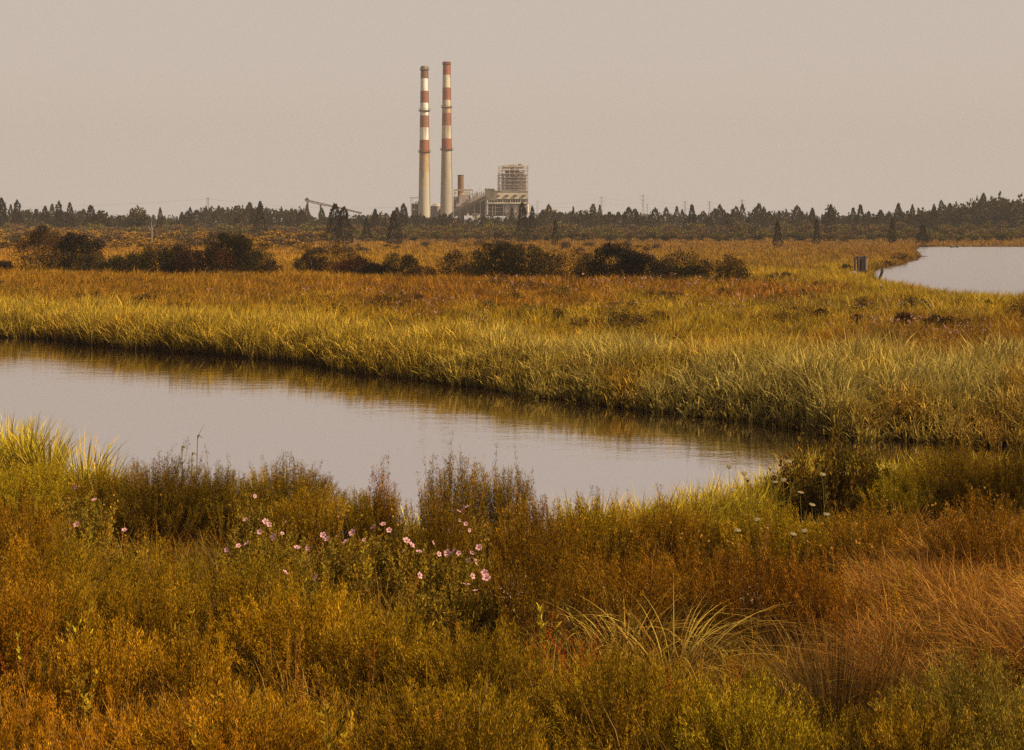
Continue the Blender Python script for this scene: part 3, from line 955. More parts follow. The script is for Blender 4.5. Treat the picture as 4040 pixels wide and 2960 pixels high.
# standing-out conifers, each measured in the photograph: (px, top, base row, width)
HERO = [(5, 787, 905, 52, 'broad conifer cut by the picture edge, tallest over the rusty scrub'), (68, 795, 905, 44, 'bushy-topped conifer, second from the picture edge'),
        (178, 818, 900, 44, 'rounded conifer rising out of the golden tree near the edge'), (232, 800, 905, 42, 'sharp conifer with a split top beyond the dark round bush'),
        (275, 804, 905, 34, 'slender conifer just past the split-topped one'), (358, 815, 880, 58, 'broad oak-like conifer at the gap in the treeline'),
        (398, 820, 872, 84, 'widest low pyramid tree at the gap in the treeline'), (548, 820, 890, 78, 'wide dark pyramid conifer before the pale dead trunk'),
        (632, 824, 870, 28, 'lone small conifer past the pale dead trunk'), (750, 822, 918, 28, 'black columnar conifer starting the dense row'),
        (1027, 799, 930, 46, 'tall black spire conifer in the middle of the dense row'), (1000, 826, 925, 34, 'shorter black conifer touching the tall black spire'),
        (1322, 809, 942, 60, 'large dark cedar, first of the pair before the conveyor foot'), (1356, 822, 945, 62, 'large dark cedar, second of the pair before the conveyor foot'),
        (1445, 862, 936, 30, 'small ragged dark conifer between the cedar pair and the leaning cedar'), (1553, 838, 948, 50, 'dark crooked cedar leaning before the open frame building'),
        (1592, 808, 905, 44, 'cedar with a bushy pointed head next to the open frame building'), (1480, 828, 905, 40, 'grey-green cedar near the foot of the boom'),
        (2020, 823, 892, 20, 'thin dark spire before the first white silo'), (2060, 804, 935, 42, 'tallest dark cedar before the last white silo'),
        (2100, 816, 928, 32, 'dark cedar just clear of the power station end'), (2145, 835, 920, 22, 'thin columnar cedar below the distant tan roof'),
        (2190, 868, 950, 24, 'short black column of a cedar at the field edge'), (2262, 820, 880, 24, 'pointed conifer above the wood, short of the lone pylon'),
        (2730, 811, 925, 44, 'large dark conifer under the middle pylon'), (3068, 876, 954, 30, 'lone black columnar cedar standing out in the field'),
        (3278, 812, 892, 40, 'tall symmetric spire between the lone cedar and the pilings'), (3205, 824, 885, 34, 'stocky conifer short of the symmetric spire'),
        (3395, 812, 885, 46, 'double-headed spire above the timber pilings'), (3545, 808, 890, 46, 'stout pointed conifer above the marsh point'),
        (3600, 812, 886, 32, 'narrow pointed conifer just past the stout one'), (3685, 810, 890, 34, 'narrow spire where the wood starts to rise'),
        (3222, 868, 945, 24, 'slim dark column before the wood by the symmetric spire'), (2510, 836, 890, 30, 'dark cone among the trees beneath the tallest pylon'),
        (3640, 888, 942, 42, 'low dark bush-like cedar on the far lake shore'), (3520, 862, 938, 26, 'ragged dark conifer halfway down the far lake shore wood')]
for (px, top, base, w, lab) in HERO:
    D = (CAM_Z - .35) * F / (base + (26 if base > 925 else 20) - HOR) if base > 915 else 500
    w *= 1.25
    tree('cedar_tree', (dark_cedars if base > 900 else cedars) if w < 92 else pines, trunks, px, D, top, w, lab, 'conifer', 'stand-out conifers of the treeline', rt)

PROF = [(0, 828), (300, 832), (400, 852), (500, 848), (700, 858), (750, 846), (790, 822), (1000, 818), (1180, 828), (1240, 852), (1560, 850), (1620, 856), (1850, 862), (2090, 852), (2130, 840),
        (2300, 836), (2500, 846), (2700, 840), (2900, 836), (3100, 832), (3200, 846), (3300, 846), (3450, 842), (3600, 832), (3780, 812), (3900, 796), (4100, 786), (5000, 780)]
PROF = np.array(PROF, float)
count = 0
px = -120.0
gcount = {}
while px < 4180:
    dense = 1.0 if 760 < px < 1200 or px > 3650 else (0.55 if 380 < px < 740 else 0.8)
    px += rt.uniform(11, 21) / dense
    top = np.interp(px, PROF[:, 0], PROF[:, 1]) + (rt.uniform(-30, -14) if rt.random() < .2 else rt.uniform(-12, 24))
    D = rt.uniform(540, 640)
    w = rt.uniform(34, 70)
    broad = rt.random() < (0.75 if px > 3760 else 0.25 if px > 2950 else 0.08)
    if 1600 < px < 2095: top = max(top, 846 if px < 1830 else 856)
    z = zone(px)
    g = ('round-headed pines ' if broad else 'pointed conifers ') + z
    tree('pine_tree' if broad else 'cedar_tree', pines if broad else cedars, trunks, px, D, top, w * (1.9 if broad else 1), ('dark round-headed pine ' if broad else 'dark pointed conifer ') + z,
         'pine' if broad else 'conifer', g, rt)
    count += 1
# scrub belt in front of the conifers
for row, (D0, t0, t1, stepx) in enumerate(((490, 870, 894, 38), (440, 884, 908, 40), (402, 900, 922, 44))):
    px = -150.0
    while px < 4200:
        px += rt.uniform(0.6, 1.4) * stepx
        D = D0 + rt.uniform(-14, 14)
        if px2x(px, D) > 118 and D < 352: continue
        kind = 'brown' if rt.random() < 0.5 + 0.25 * (vnoise(px / 260., row * 3.0, 4) - .5) * 2 else 'olive'
        z = zone(px)
        tree('scrub_tree', scrubs[kind], scrub_trunks, px, D, rt.uniform(t0, t1), rt.uniform(58, 95), kind + ' scrub tree, ' + ('back of the belt, ', 'middle of the belt, ', 'field edge of the belt, ')[row] + z, 'scrub tree',
             kind + ' scrub trees, ' + ('back', 'middle', 'field edge')[row] + ', ' + z, rt)
# orange-gold scrub coming forward on the near side of the wood
for row, (D0, t0, t1, x1) in enumerate(((372, 902, 922, 1270), (315, 915, 940, 1180), (280, 930, 957, 1180))):
    px = -150.0
    while px < x1:
        px += rt.uniform(35, 75)
        D = D0 + rt.uniform(-15, 15)
        big = px < 500
        tree('scrub_bush', scrubs['golden'] if rt.random() < .7 else scrubs['brown'], scrub_trunks, px, D, rt.uniform(t0, t1) - (12 if big else 0), rt.uniform(80, 130),
             'rust-gold marsh scrub ' + ('back rank, ', 'middle rank, ', 'front rank, ')[row] + zone(px), 'scrub bush',
             'rust-gold scrub, ' + ('back', 'middle', 'front')[row] + ' rank, ' + zone(px), rt)
for k in range(34):
    px = rt.uniform(1250, 2650); D = rt.uniform(225, 330)
    hh = rt.uniform(1.2, 2.4)
    top = HOR + (CAM_Z - .35 - hh) * F / D
    tree('scrub_bush', scrubs['golden'] if rt.random() < .5 else scrubs['brown'], scrub_trunks, px, D, top, rt.uniform(35, 85) , 'low ginger bush scattered in the gold marsh ' + zone(px), 'scrub bush',
         'low ginger bushes in the marsh ' + zone(px), rt)

# far woods that read as one mass
rng = np.random.default_rng(77)
n = 30000
px = rng.uniform(-500, 4540, n); D = rng.uniform(640, 760, n)
topz = py2z(np.interp(px, PROF[:, 0], PROF[:, 1]) + 11 + (vnoise(px / 14., D / 30., 8) - .5) * 26, 690.) * D / 690.
topz = np.where((px > 1600) & (px < 2090), np.minimum(topz, py2z(858, 690.)), topz)
z = 0.3 + (topz - .3) * rng.uniform(0, 1, n) ** 0.7
p = np.stack([px2x(px, D), D, z], 1)
v, f, c = leaves(rng, p, unit(rand_unit(rng, n) + np.array([0, 0, .6])), rng.uniform(1.2, 2.6, n), rng.uniform(.9, 1.8, n), jitter(rng, [(0.04, 0.033, 0.015), (0.06, 0.045, 0.02), (0.035, .027, .013)], n))
tag(link('distant_woods', np_mesh('distant_woods', v, f, M_CROWN, c)), 'solid dark wood closing the skyline behind the single conifers', 'woods', kind='stuff')

# dead trees
dt = empty('dead_tree', (px2x(598, 300), 300, .3), 'pale bare dead trunk standing in the rusty scrub', 'dead tree')
s = Solid(); hh = py2z(868, 300) - .3
s.bar((0, 0, 0), (.1, 0, hh * .6), .22, (0.3, .22, .16), 7, .14); s.bar((.1, 0, hh * .6), (-.1, 0, hh), .14, (0.3, .22, .16), 6, .03); s.build('trunk', M_BARK, dt)
for a_, b_ in (((.1, 0, hh * .55), (-1, 0, hh * .8)), ((.05, 0, hh * .65), (.9, .2, hh * .9)), ((0, 0, hh * .4), (.7, 0, hh * .5))):
    s = Solid(); s.bar(a_, b_, .09, (0.45, .34, .27), 5, .02); s.build('branch', M_BARK, dt)
D = 440
lt = empty('leaning_tree', (px2x(2900, D), D, .3), 'dark wind-bent tree leaning over the field, half dead, near the lone cedar', 'tree')
s = Solid(); k_ = D / F
pts = [(0, 0), (-2, 22), (-14, 50), (-28, 80)]
for (x0, z0), (x1, z1) in zip(pts, pts[1:]): s.bar((x0 * k_, 0, z0 * k_), (x1 * k_, 0, z1 * k_), .35, (0.09, .055, .04), 6, .22)
s.bar((0, 0, 12 * k_), (40 * k_, 0, 6 * k_), .25, (0.09, .055, .04), 5, .06); s.bar((-2 * k_, 0, 20 * k_), (24 * k_, 0, 38 * k_), .22, (0.09, .055, .04), 5, .06)
s.build('trunk', M_BARK, lt)
rng = np.random.default_rng(5); n = 700
cs_ = np.array([(-30, 76, 9), (-22, 60, 9), (-8, 42, 12), (14, 40, 12), (4, 28, 14), (28, 12, 9), (-10, 20, 9), (38, 8, 6)], float)
i = rng.integers(0, len(cs_), n)
p = np.stack([cs_[i, 0], np.zeros(n), cs_[i, 1]], 1) * k_ + rand_unit(rng, n) * (cs_[i, 2] * k_ * rng.uniform(.2, 1, n))[:, None]
v, f, c = leaves(rng, p, rand_unit(rng, n), rng.uniform(.4, .9, n), rng.uniform(.3, .6, n), jitter(rng, [(0.04, .022, .012)], n))
link('crown', np_mesh('leaning_crown', v, f, M_CROWN, c), lt)


# ================================================================== DARK SHRUBS IN THE MIDDLE MARSH
def shrub(px, top, base, wpx, cols, label, seed, name='marsh_shrub', n=1900, leaf=0.15, dens=1.0, group=None):
    D = (CAM_Z - .35) * F / (base - HOR)
    x = px2x(px, D)
    while float(water_sd(np.array([x]), np.array([D]))[0]) < .8: D += 1.5; x = px2x(px, D)
    z0 = H1(x, D)
    h = (py2z(top, D) - z0) * 1.04; w = wpx * 1.16 * D / F
    rng = np.random.default_rng(seed)
    root = empty(name, (x, D, z0 - .05), label, 'shrub', group)
    nl = max(6, int(10 + w * 2.4))
    lx = rng.uniform(-.42, .42, nl) * w
    ly = rng.uniform(-.35, .35, nl) * min(w, 5)
    hh = h * (1 - 1.3 * (lx / w) ** 2) * rng.uniform(.8, 1.12, nl)
    lr = rng.uniform(.45, 1.05, nl) * min(h * .30, 1.05)
    lz = np.maximum(hh - lr * .9, lr * .5)
    # lower fill
    lx = np.concatenate([lx, rng.uniform(-.47, .47, nl) * w]); ly = np.concatenate([ly, rng.uniform(-.35, .35, nl) * min(w, 5)])
    lz = np.concatenate([lz, rng.uniform(.15, .45, nl) * h]); lr = np.concatenate([lr, rng.uniform(.6, 1., nl) * h * .3])
    n = int(4.5 * n * dens * max(1, w * h / 14))
    i = rng.integers(0, len(lx), n)
    d = rand_unit(rng, n)
    p = np.stack([lx[i], ly[i], lz[i]], 1) + d * (lr[i] * np.where(rng.random(n) < .12, rng.uniform(1, 1.6, n), rng.uniform(.2, 1.1, n) ** .6))[:, None]
    p[:, 2] = np.maximum(p[:, 2], .05)
    lobe = jitter(rng, cols, len(lx), .5, .12)
    tone = lobe[i] * np.exp(rng.normal(0, .25, (n, 1)))
    v, f, c = leaves(rng, p, unit(d * .7 + rand_unit(rng, n) * .6 + np.array([0, 0, .4])), leaf * rng.uniform(.6, 1.5, n), leaf * .7 * rng.uniform(.6, 1.3, n), tone)
    link('foliage', np_mesh('shrub_foliage', v, f, M_CROWN, c), root)
    s = Solid()
    for k in range(max(6, int(w * 2))):
        j = rng.integers(0, nl); bx = lx[j] * .7
        s.bar((bx, ly[j] * .7, 0), (lx[j], ly[j], lz[j] + lr[j] * rng.uniform(.2, 1.25)), .045, (0.09, .05, .035), 4, .012)
    s.build('stems', M_BARK, root)
    return root

BK = [(0.012, 0.007, 0.004), (0.018, 0.010, 0.005)]; BB = [(0.055, 0.038, 0.010), (0.030, 0.020, 0.007), (0.085, 0.058, 0.014)]
OB = [(0.12, 0.065, 0.018), (0.085, 0.045, 0.014), (0.06, .032, .012)]; RB = [(0.07, 0.022, 0.010), (0.05, .018, .008)]
SH = [(165, 905, 1078, 165, OB, 'tall bronze bush with ragged open top, nearest the picture edge'), (312, 935, 1078, 150, BK, 'black-green round bush beside the ragged bronze bush'),
      (355, 1010, 1085, 110, BB, 'low brown bush at the foot of the black-green round bush'), (8, 1035, 1082, 80, RB, 'dark red low bush cut by the picture edge'),
      (505, 1010, 1088, 170, BB, 'low dome-shaped brown bush starting the long dark thicket'), (620, 985, 1090, 190, BB, 'brown bush in the long dark thicket beside the dome'),
      (715, 980, 1088, 130, BK, 'black lump in the middle of the long dark thicket'), (815, 975, 1092, 210, RB, 'reddish streaked bush in the long dark thicket'),
      (905, 925, 1090, 170, BB, 'tallest peak of the long dark thicket'), (985, 990, 1090, 150, BB, 'sloping dark end of the long thicket'),
      (1060, 1040, 1094, 90, OB, 'small low bush after the long dark thicket'), (1300, 968, 1084, 190, OB, 'feathery olive-brown bush under the coal conveyor'),
      (1225, 1010, 1082, 110, OB, 'loose low shrub on the flank of the feathery bush'), (1400, 1020, 1096, 150, RB, 'reddish dark bush below the chimneys, half hidden by grass'),
      (1480, 1050, 1104, 130, BK, 'black low bush below the sooty-capped chimney'), (1570, 1010, 1102, 120, BB, 'brown ragged bush with a pointed top under the chimneys'),
      (1650, 1052, 1108, 110, OB, 'flat low bush at the end of the ragged group'), (1810, 1000, 1102, 140, OB, 'twiggy tan-brown bush before the short stack'),
      (1960, 965, 1108, 180, BB, 'tall dark brown bush with a domed top below the white silos'), (2070, 980, 1110, 180, BB, 'broad dark brown bush touching the domed one'),
      (2250, 998, 1108, 210, OB, 'medium brown bush between the two darkest masses'), (2420, 975, 1112, 190, BK, 'blackest bush with a knobbly peak'),
      (2530, 1010, 1112, 150, BK, 'black spreading shoulder of the blackest bush'), (2700, 1000, 1112, 190, OB, 'loose open bush with light showing through, after the black one'),
      (2640, 1055, 1116, 110, BB, 'small dark bush at the foot of the loose open bush'), (2890, 1018, 1122, 120, OB, 'upright twiggy olive bush, last of the shrub line'),
      (2740, 1050, 1112, 90, BB, 'dark low clump between the loose bush and the twiggy one')]
for k, a_ in enumerate(SH):
    shrub(*a_, seed=300 + k, dens=0.55 if a_[4] is OB else 1.0)
SM = [(3340, 1045, 1084, 40, BB, 'small dark bush behind the timber pilings'), (3480, 1030, 1070, 70, OB, 'dark brush at the notch of the marsh point'), (3550, 1000, 1056, 60, OB, 'brown brush on the marsh point above the water'),
      (3612, 1092, 1160, 56, BB, 'dark bush on the lake edge past the pilings'), (3640, 1125, 1165, 40, BB, 'little rust bush in the lake-edge grass'), (3655, 1118, 1160, 26, RB, 'rust red seedling bush standing against the lake'),
      (3230, 1222, 1268, 50, BB, 'dark tuft bush in the open yellow meadow'), (3395, 1245, 1290, 60, OB, 'brown tuft beside the pink meadow flowers'), (3900, 1190, 1212, 22, BB, 'tiny dark stump-like bush on the lake rim'),
      (3700, 1245, 1300, 80, BB, 'dark flowering clump in the far meadow towards the lake'), (3560, 1240, 1300, 60, OB, 'low dark clump amid pink meadow flowers'), (2600, 1230, 1280, 60, OB, 'dull tuft in the middle of the yellow meadow'),
      (3080, 1075, 1115, 110, OB, 'flat brown patch of brush before the pilings'), (2060, 930, 962, 60, BB, 'dark brush around the foot of the tallest cedar'), (1990, 950, 985, 55, BB, 'brown bush in the gold strip before the silos'),
      (1560, 935, 968, 50, BB, 'brush at the foot of the leaning cedar'), (1800, 938, 965, 30, OB, 'small bush in the gold strip under the short stack')]
for k, a_ in enumerate(SM):
    shrub(*a_, seed=400 + k, n=600, leaf=.10, dens=1)

rb_ = np.random.default_rng(450)
for k in range(46):
    px = rb_.uniform(-100, 4100); base = rb_.uniform(1125, 1330)
    D = (CAM_Z - .35) * F / (base - HOR)
    if D < float(far_shore(np.array([px2x(px, D)]))[0]) + 7 or float(water_sd(np.array([px2x(px, D)]), np.array([D]))[0]) < 2: continue
    hgt_px = rb_.uniform(.7, 1.25) * F / D
    z = 'towards the open lake' if px > 3100 else 'in the meadow before the pilings' if px > 2400 else 'in the meadow below the power station' if px > 1500 else 'in the rusty meadow by the creek bend'
    shrub(px, base - hgt_px, base, rb_.uniform(60, 190), [OB, [(0.20, .12, .02), (.28, .17, .02)], [(.14, .10, .02), (.2, .15, .03)]][rb_.integers(0, 3)], 'low weedy bush ' + z, 460 + k, name='meadow_bush', n=420, leaf=.085, group='low weedy bushes ' + z)

# timber pilings
D = (CAM_Z - .35) * F / (1100 - HOR); k_ = D / F
tp = empty('timber_piling', (px2x(3398, D), D, .2), 'grey timber piling box standing in the marsh at the lake edge', 'piling')
def tz(py): return py2z(py, D) - .2
for (px, top, dy, r, col) in ((3381, 1012, -.5, .13, (0.13, .085, .075)), (3407, 1010, -.5, .15, (0.12, .08, .07)), (3418, 1010, .1, .14, (0.36, .27, .22)), (3384, 1018, 1.0, .12, (.16, .11, .09))):
    s = Solid(); s.bar(((px - 3398) * k_, dy, -.3), ((px - 3398) * k_, dy, tz(top)), r, col, 8); s.build('pile', M_WOOD, tp)
s = Solid()
for q, px in enumerate((3388, 3394, 3400)):
    s.box((px - 3398) * k_, (px - 3398 + 5.4) * k_, -.25, -.18 + .01 * q, tz(1070), tz(1018), (0.15, .105, .09) if q != 1 else (0.11, .08, .07))
s.box((3382 - 3398) * k_, (3412 - 3398) * k_, .02, .08, tz(1068), tz(1020), (.12, .085, .075))
s.build('planks', M_WOOD, tp)
s = Solid(); s.box((3378 - 3398) * k_, (3420 - 3398) * k_, -.2, .25, tz(1020), tz(1012), (0.13, .09, .08)); s.build('cross_beam', M_WOOD, tp)
s = Solid(); s.box((3378 - 3398) * k_, (3415 - 3398) * k_, -.75, -.62, tz(1072), tz(1066), (0.1, .065, .055)); s.build('cross_beam', M_WOOD, tp)
s = Solid(); s.bar((px2x(3350, D - 2), D - 2, py2z(1077, D - 2)), (px2x(3376, D - 2), D - 2, py2z(1071, D - 2)), .09, (0.75, .68, .6)); s.bar((px2x(3352, D - 2), D - 2.2, py2z(1086, D - 2)), (px2x(3378, D - 2), D - 2.2, py2z(1074, D - 2)), .09, (0.7, .62, .52))
tag(s.build('broken_boards', M_WOOD), 'pale broken boards slanting at the foot of the timber pilings', 'boards')
pt_ = empty('mooring_post', (px2x(3472, 118), 118, .1), 'leaning dark post with a ragged top in the lake-edge grass', 'post')
s = Solid(); s.bar((-.35, 0, 0), (.25, 0, 1.7), .16, (0.09, .055, .045), 7, .14); s.build('shaft', M_WOOD, pt_)
s = Solid(); s.bar((.2, 0, 1.65), (.3, 0, 2.0), .2, (0.12, .08, .05), 6, .08); s.build('cap', M_WOOD, pt_)
s = Solid()
for x, w in ((3752, 20), (3776, 10)): s.bar((px2x(x, 336), 336, .15), (px2x(x + w, 336), 337, .5), .35, (0.12, .08, .06), 6)
tag(s.build('driftwood', M_WOOD), 'dark driftwood lying on the far lake shore', 'driftwood')


# ================================================================== GRASSES OF THE MARSH (stuff)
def ground_px(x, y):
    z = 0.4
    return 2020 + x / y * F, HOR + (CAM_Z - z) / y * F

# colours of the marsh by place, given as patches (photo column, row, half width, half height, colour)
PATCH = [(2000, 955, 2600, 14, (0.33, 0.19, 0.045)), (400, 1000, 900, 20, (0.36, 0.19, 0.02)), (1400, 1005, 700, 18, (0.33, 0.19, 0.03)), (2500, 985, 900, 18, (0.30, 0.17, 0.035)),
         (500, 1030, 300, 40, (0.44, 0.26, 0.03)), (1200, 1030, 400, 40, (0.42, 0.25, 0.03)), (1900, 1020, 600, 35, (0.38, 0.23, 0.03)), (3000, 1010, 350, 30, (0.34, 0.21, 0.03)),
         (3400, 1000, 220, 25, (0.28, 0.16, 0.03)), (3100, 1050, 250, 25, (0.33, 0.21, 0.035)), (3050, 1100, 330, 26, (0.40, 0.29, 0.03)), (3050, 1160, 300, 22, (0.34, 0.17, 0.02)),
         (3700, 1150, 300, 30, (0.42, 0.32, 0.03)), (3800, 1210, 400, 30, (0.42, 0.33, 0.03)), (300, 1130, 500, 30, (0.31, 0.18, 0.014)), (1000, 1140, 500, 30, (0.31, 0.18, 0.014)), (1700, 1150, 500, 30, (0.32, 0.17, 0.015)),
         (2300, 1160, 400, 28, (0.32, 0.18, 0.016)), (2000, 1200, 500, 30, (0.33, 0.19, 0.018)), (500, 1190, 500, 30, (0.34, 0.22, 0.02)), (1300, 1230, 400, 40, (0.36, 0.25, 0.025)), (2700, 1220, 500, 30, (0.38, 0.29, 0.03)),
         (3200, 1250, 400, 40, (0.40, 0.30, 0.03)), (3800, 1290, 300, 30, (0.32, 0.21, 0.02)), (3700, 1350, 400, 35, (0.30, 0.18, 0.018)), (2600, 1300, 400, 40, (0.38, 0.29, 0.03)), (2000, 1300, 300, 40, (0.38, 0.29, 0.03)),
         (3950, 1420, 300, 40, (0.34, 0.23, 0.02)), (3000, 1330, 300, 40, (0.36, 0.28, 0.03)), (1500, 1320, 300, 40, (0.38, 0.29, 0.03))]
PA = np.array([p[:4] for p in PATCH], float); PC = np.array([p[4] for p in PATCH], float)


def marsh_colour(x, y):
    u, v = ground_px(x, y)
    u = u + (fnoise(x * .3, y * .15, 51) - .5) * 700; v = v + (fnoise(x * .3, y * .12, 52) - .5) * 90 * np.clip((v - 960) / 200, .1, 1.2)
    w = np.zeros((len(x), len(PA)))
    for k, (a_, b_, ra, rb) in enumerate(PA):
        w[:, k] = np.exp(-(((u - a_) / ra) ** 2 + ((v - b_) / rb) ** 2)) + 1e-6
    w = w ** 1.5
    w /= w.sum(1, keepdims=True)
    br = .3 + 1.35 * fnoise(x * .7, y * .35, 57)
    return (w @ PC) * np.array([1.32, 1.10, .55]) * br[:, None]


def scatter(rng, n, y0, y1, spread=0.58, power=1.0):
    """points over a widening fan of ground, thinning with distance"""
    if power == 1.0: y = y0 * (y1 / y0) ** rng.uniform(0, 1, n)
    else: y = y0 + (y1 - y0) * rng.uniform(0, 1, n) ** power
    x = rng.uniform(-spread, spread, n) * y
    return x, y


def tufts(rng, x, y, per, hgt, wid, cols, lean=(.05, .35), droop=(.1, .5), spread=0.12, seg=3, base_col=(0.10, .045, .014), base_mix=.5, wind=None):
    n = len(x)
    i = np.repeat(np.arange(n), per)
    N = len(i)
    az = rng.uniform(0, 2 * np.pi, N)
    if wind is not None:
        az = np.where(rng.random(N) < .45, wind + rng.normal(0, .7, N), az)
    sp = spread[i] if np.ndim(spread) else spread
    bx = x[i] + np.cos(az) * sp * rng.uniform(0, 1, N); by = y[i] + np.sin(az) * sp * rng.uniform(0, 1, N)
    bz = height(bx, by) - .03
    base = np.stack([bx, by, bz], 1)
    h = hgt[i] * rng.uniform(.6, 1.12, N); w = wid[i] * rng.uniform(.7, 1.3, N)
    c = cols[i] * np.exp(rng.normal(0, .16, (N, 1)))
    return blades(rng, base, az, rng.uniform(*lean, N), rng.uniform(*droop, N), h, w, c, seg, base_col, base_mix)

# 1 tall reeds on the far bank of the creek
rng = np.random.default_rng(21)
n = 24000
x = rng.uniform(-62, 34, n)
keep = np.abs(x) < 60
x = np.concatenate([x[keep], rng.uniform(-5, 24, 7000)])
n = len(x)
dep = rng.uniform(0, 1, n) ** 1.35 * (5 + 4.5 * fnoise(x * .2, x * 0, 6) + np.clip((x + 4) * .25, 0, 4))
y = far_shore(x) - .15 + dep
hgt = 1.25 + .35 * fnoise(x * .3, y * .3, 12) + np.clip((x + 5) * .03, 0, .45)
front = np.clip(1 - dep / 1.5, 0, 1)
hgt *= 1 - .35 * front * rng.uniform(0, 1, n)
ramp = np.clip((x + 14) / 16, 0, 1)
hgt *= 1 - ramp * .62 * np.clip(1 - dep / 3.6, 0, 1)
hgt *= (.62 + .85 * fnoise(x * .9, y * .9, 19)) * np.where(x < 0, 1.14, 1)
c1 = np.array([0.56, 0.36, 0.035]); c2 = np.array([0.50, 0.37, 0.085]); c3 = np.array([0.60, 0.32, 0.03])
m = np.clip((x + 8) / 14, 0, 1)[:, None] * np.clip(fnoise(x * .35, y * .35, 14) * 2.2 - .4, 0, 1)[:, None]
col = c1 * (1 - m) + c2 * m
m3 = np.clip(fnoise(x * .5, y * .5, 15) * 3.5 - 2.0, 0, 1)[:, None]
col = col * (1 - m3) + c3 * m3
g1 = tufts(rng, x, y, 5, hgt, np.full(n, .042), col * np.exp(rng.normal(0, .3, (n, 1))), (.02, .24), (.05, .6), .10, 4, (0.07, .026, .008), .9, wind=.25)  # brown blade bases, darkened to paint in the shadow band under the reeds
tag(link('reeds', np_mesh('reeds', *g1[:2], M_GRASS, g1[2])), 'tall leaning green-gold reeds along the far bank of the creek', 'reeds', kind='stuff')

# 2 middle meadow: mixed marsh grass behind the reeds
n = 62000
x, y = scatter(rng, n, 33, 140, .56)
k = (water_sd(x, y) > .3) & (y > far_shore(x) + 3)
x, y = x[k], y[k]; n = len(x)
col = marsh_colour(x, y)
clump = fnoise(x * .55, y * .35, 61)
hgt = (.25 + 1.0 * clump * fnoise(x * 1.6, y * .8, 64) * 1.8 + .15 * rng.uniform(0, 1, n)) * (1 + .004 * (y - 40))
pick = rng.random(n) < .22
col = np.where(pick[:, None], col * np.array([1.05, .88, .8]), col)
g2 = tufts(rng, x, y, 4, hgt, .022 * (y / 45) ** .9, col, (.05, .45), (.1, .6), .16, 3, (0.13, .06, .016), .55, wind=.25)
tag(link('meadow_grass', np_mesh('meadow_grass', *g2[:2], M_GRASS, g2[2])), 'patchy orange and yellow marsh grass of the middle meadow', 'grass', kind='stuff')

# 2b leafy forbs in the meadow
n = 15000
x, y = scatter(rng, n, 36, 130, .55)
k = (water_sd(x, y) > .5) & (y > far_shore(x) + 5) & (fnoise(x * .3, y * .22, 71) > .45)
x, y = x[k], y[k]; n = len(x)
col = marsh_colour(x, y) * np.array([.85, .75, .8])
hh = rng.uniform(.45, .95, n)
base = np.stack([x, y, height(x, y)], 1); tip = base + np.stack([rng.normal(0, .12, n), rng.normal(0, .12, n), hh], 1)
st_, lv_ = stems_of_leaves(rng, base, tip, 22, .085 * (y / 45)[0:1].mean(), .03, jitter(rng, col, n, .15), (.14, .06, .02), .012, .25)
g = merge([st_, lv_])
tag(link('meadow_weeds', np_mesh('meadow_weeds', g[0], g[1], M_LEAF, g[2])), 'rusty leafy weeds mixed through the middle meadow', 'weeds', kind='stuff')

# 3 far marsh grass
n = 90000
x, y = scatter(rng, n, 120, 540, .56)
k = water_sd(x, y) > .6
x, y = x[k], y[k]; n = len(x)
col = marsh_colour(x, y)
hgt = .75 + .7 * fnoise(x * .12, y * .08, 62)
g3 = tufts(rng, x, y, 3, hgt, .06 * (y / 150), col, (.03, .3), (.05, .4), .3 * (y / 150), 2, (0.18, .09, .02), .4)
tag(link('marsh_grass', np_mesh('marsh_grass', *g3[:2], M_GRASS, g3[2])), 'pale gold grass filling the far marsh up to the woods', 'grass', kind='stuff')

# rim of taller grass along the lake
n = 16000
seg_i = rng.integers(0, 13, n); tt = rng.uniform(0, 1, n)
ax, bx = LAKE[seg_i], LAKE[(seg_i + 1)]
p = ax + (bx - ax) * tt[:, None] + rng.normal(0, 1, (n, 2)) * 3.0
x, y = p[:, 0], p[:, 1]
k = (water_sd(x, y) > .05) & (np.abs(x / y) < .6)
x, y = x[k], y[k]; n = len(x)
hgt = .8 + .5 * rng.uniform(0, 1, n) * fnoise(x * .3, y * .3, 63) * 2
col = marsh_colour(x, y)
g4 = tufts(rng, x, y, 4, hgt, .03 * (y / 90), col, (.03, .35), (.05, .5), .2 * y / 90, 3, (0.12, .05, .015), .6)
tag(link('lakeside_reeds', np_mesh('lakeside_reeds', *g4[:2], M_GRASS, g4[2])), 'uneven reeds fringing the lake and the marsh point', 'reeds', kind='stuff')


# ================================================================== FOREGROUND
GOLD = [(0.33, 0.18, 0.018), (0.28, 0.15, 0.016), (0.36, 0.21, 0.022)]
OLIVE = [(0.20, 0.13, 0.018), (0.16, 0.105, 0.016), (0.24, 0.15, 0.02)]
DOLIVE = [(0.13, 0.085, 0.016), (0.10, 0.062, 0.013), (0.16, 0.10, 0.018)]
RUST = [(0.30, 0.135, 0.014), (0.23, 0.11, 0.012), (0.33, 0.165, 0.018)]
BROWN = [(0.15, 0.065, 0.016), (0.11, 0.048, 0.013), (0.20, 0.09, 0.02)]
YGREEN = [(0.34, 0.26, 0.028), (0.28, 0.21, 0.025), (0.40, 0.29, 0.03)]
GREYG = [(0.22, 0.17, 0.055), (0.18, 0.13, 0.04), (0.27, 0.20, 0.06)]
GREEN = [(0.19, 0.17, 0.028), (0.24, 0.20, 0.03), (0.15, 0.13, 0.025)]
STEM = (0.20, 0.08, 0.025)


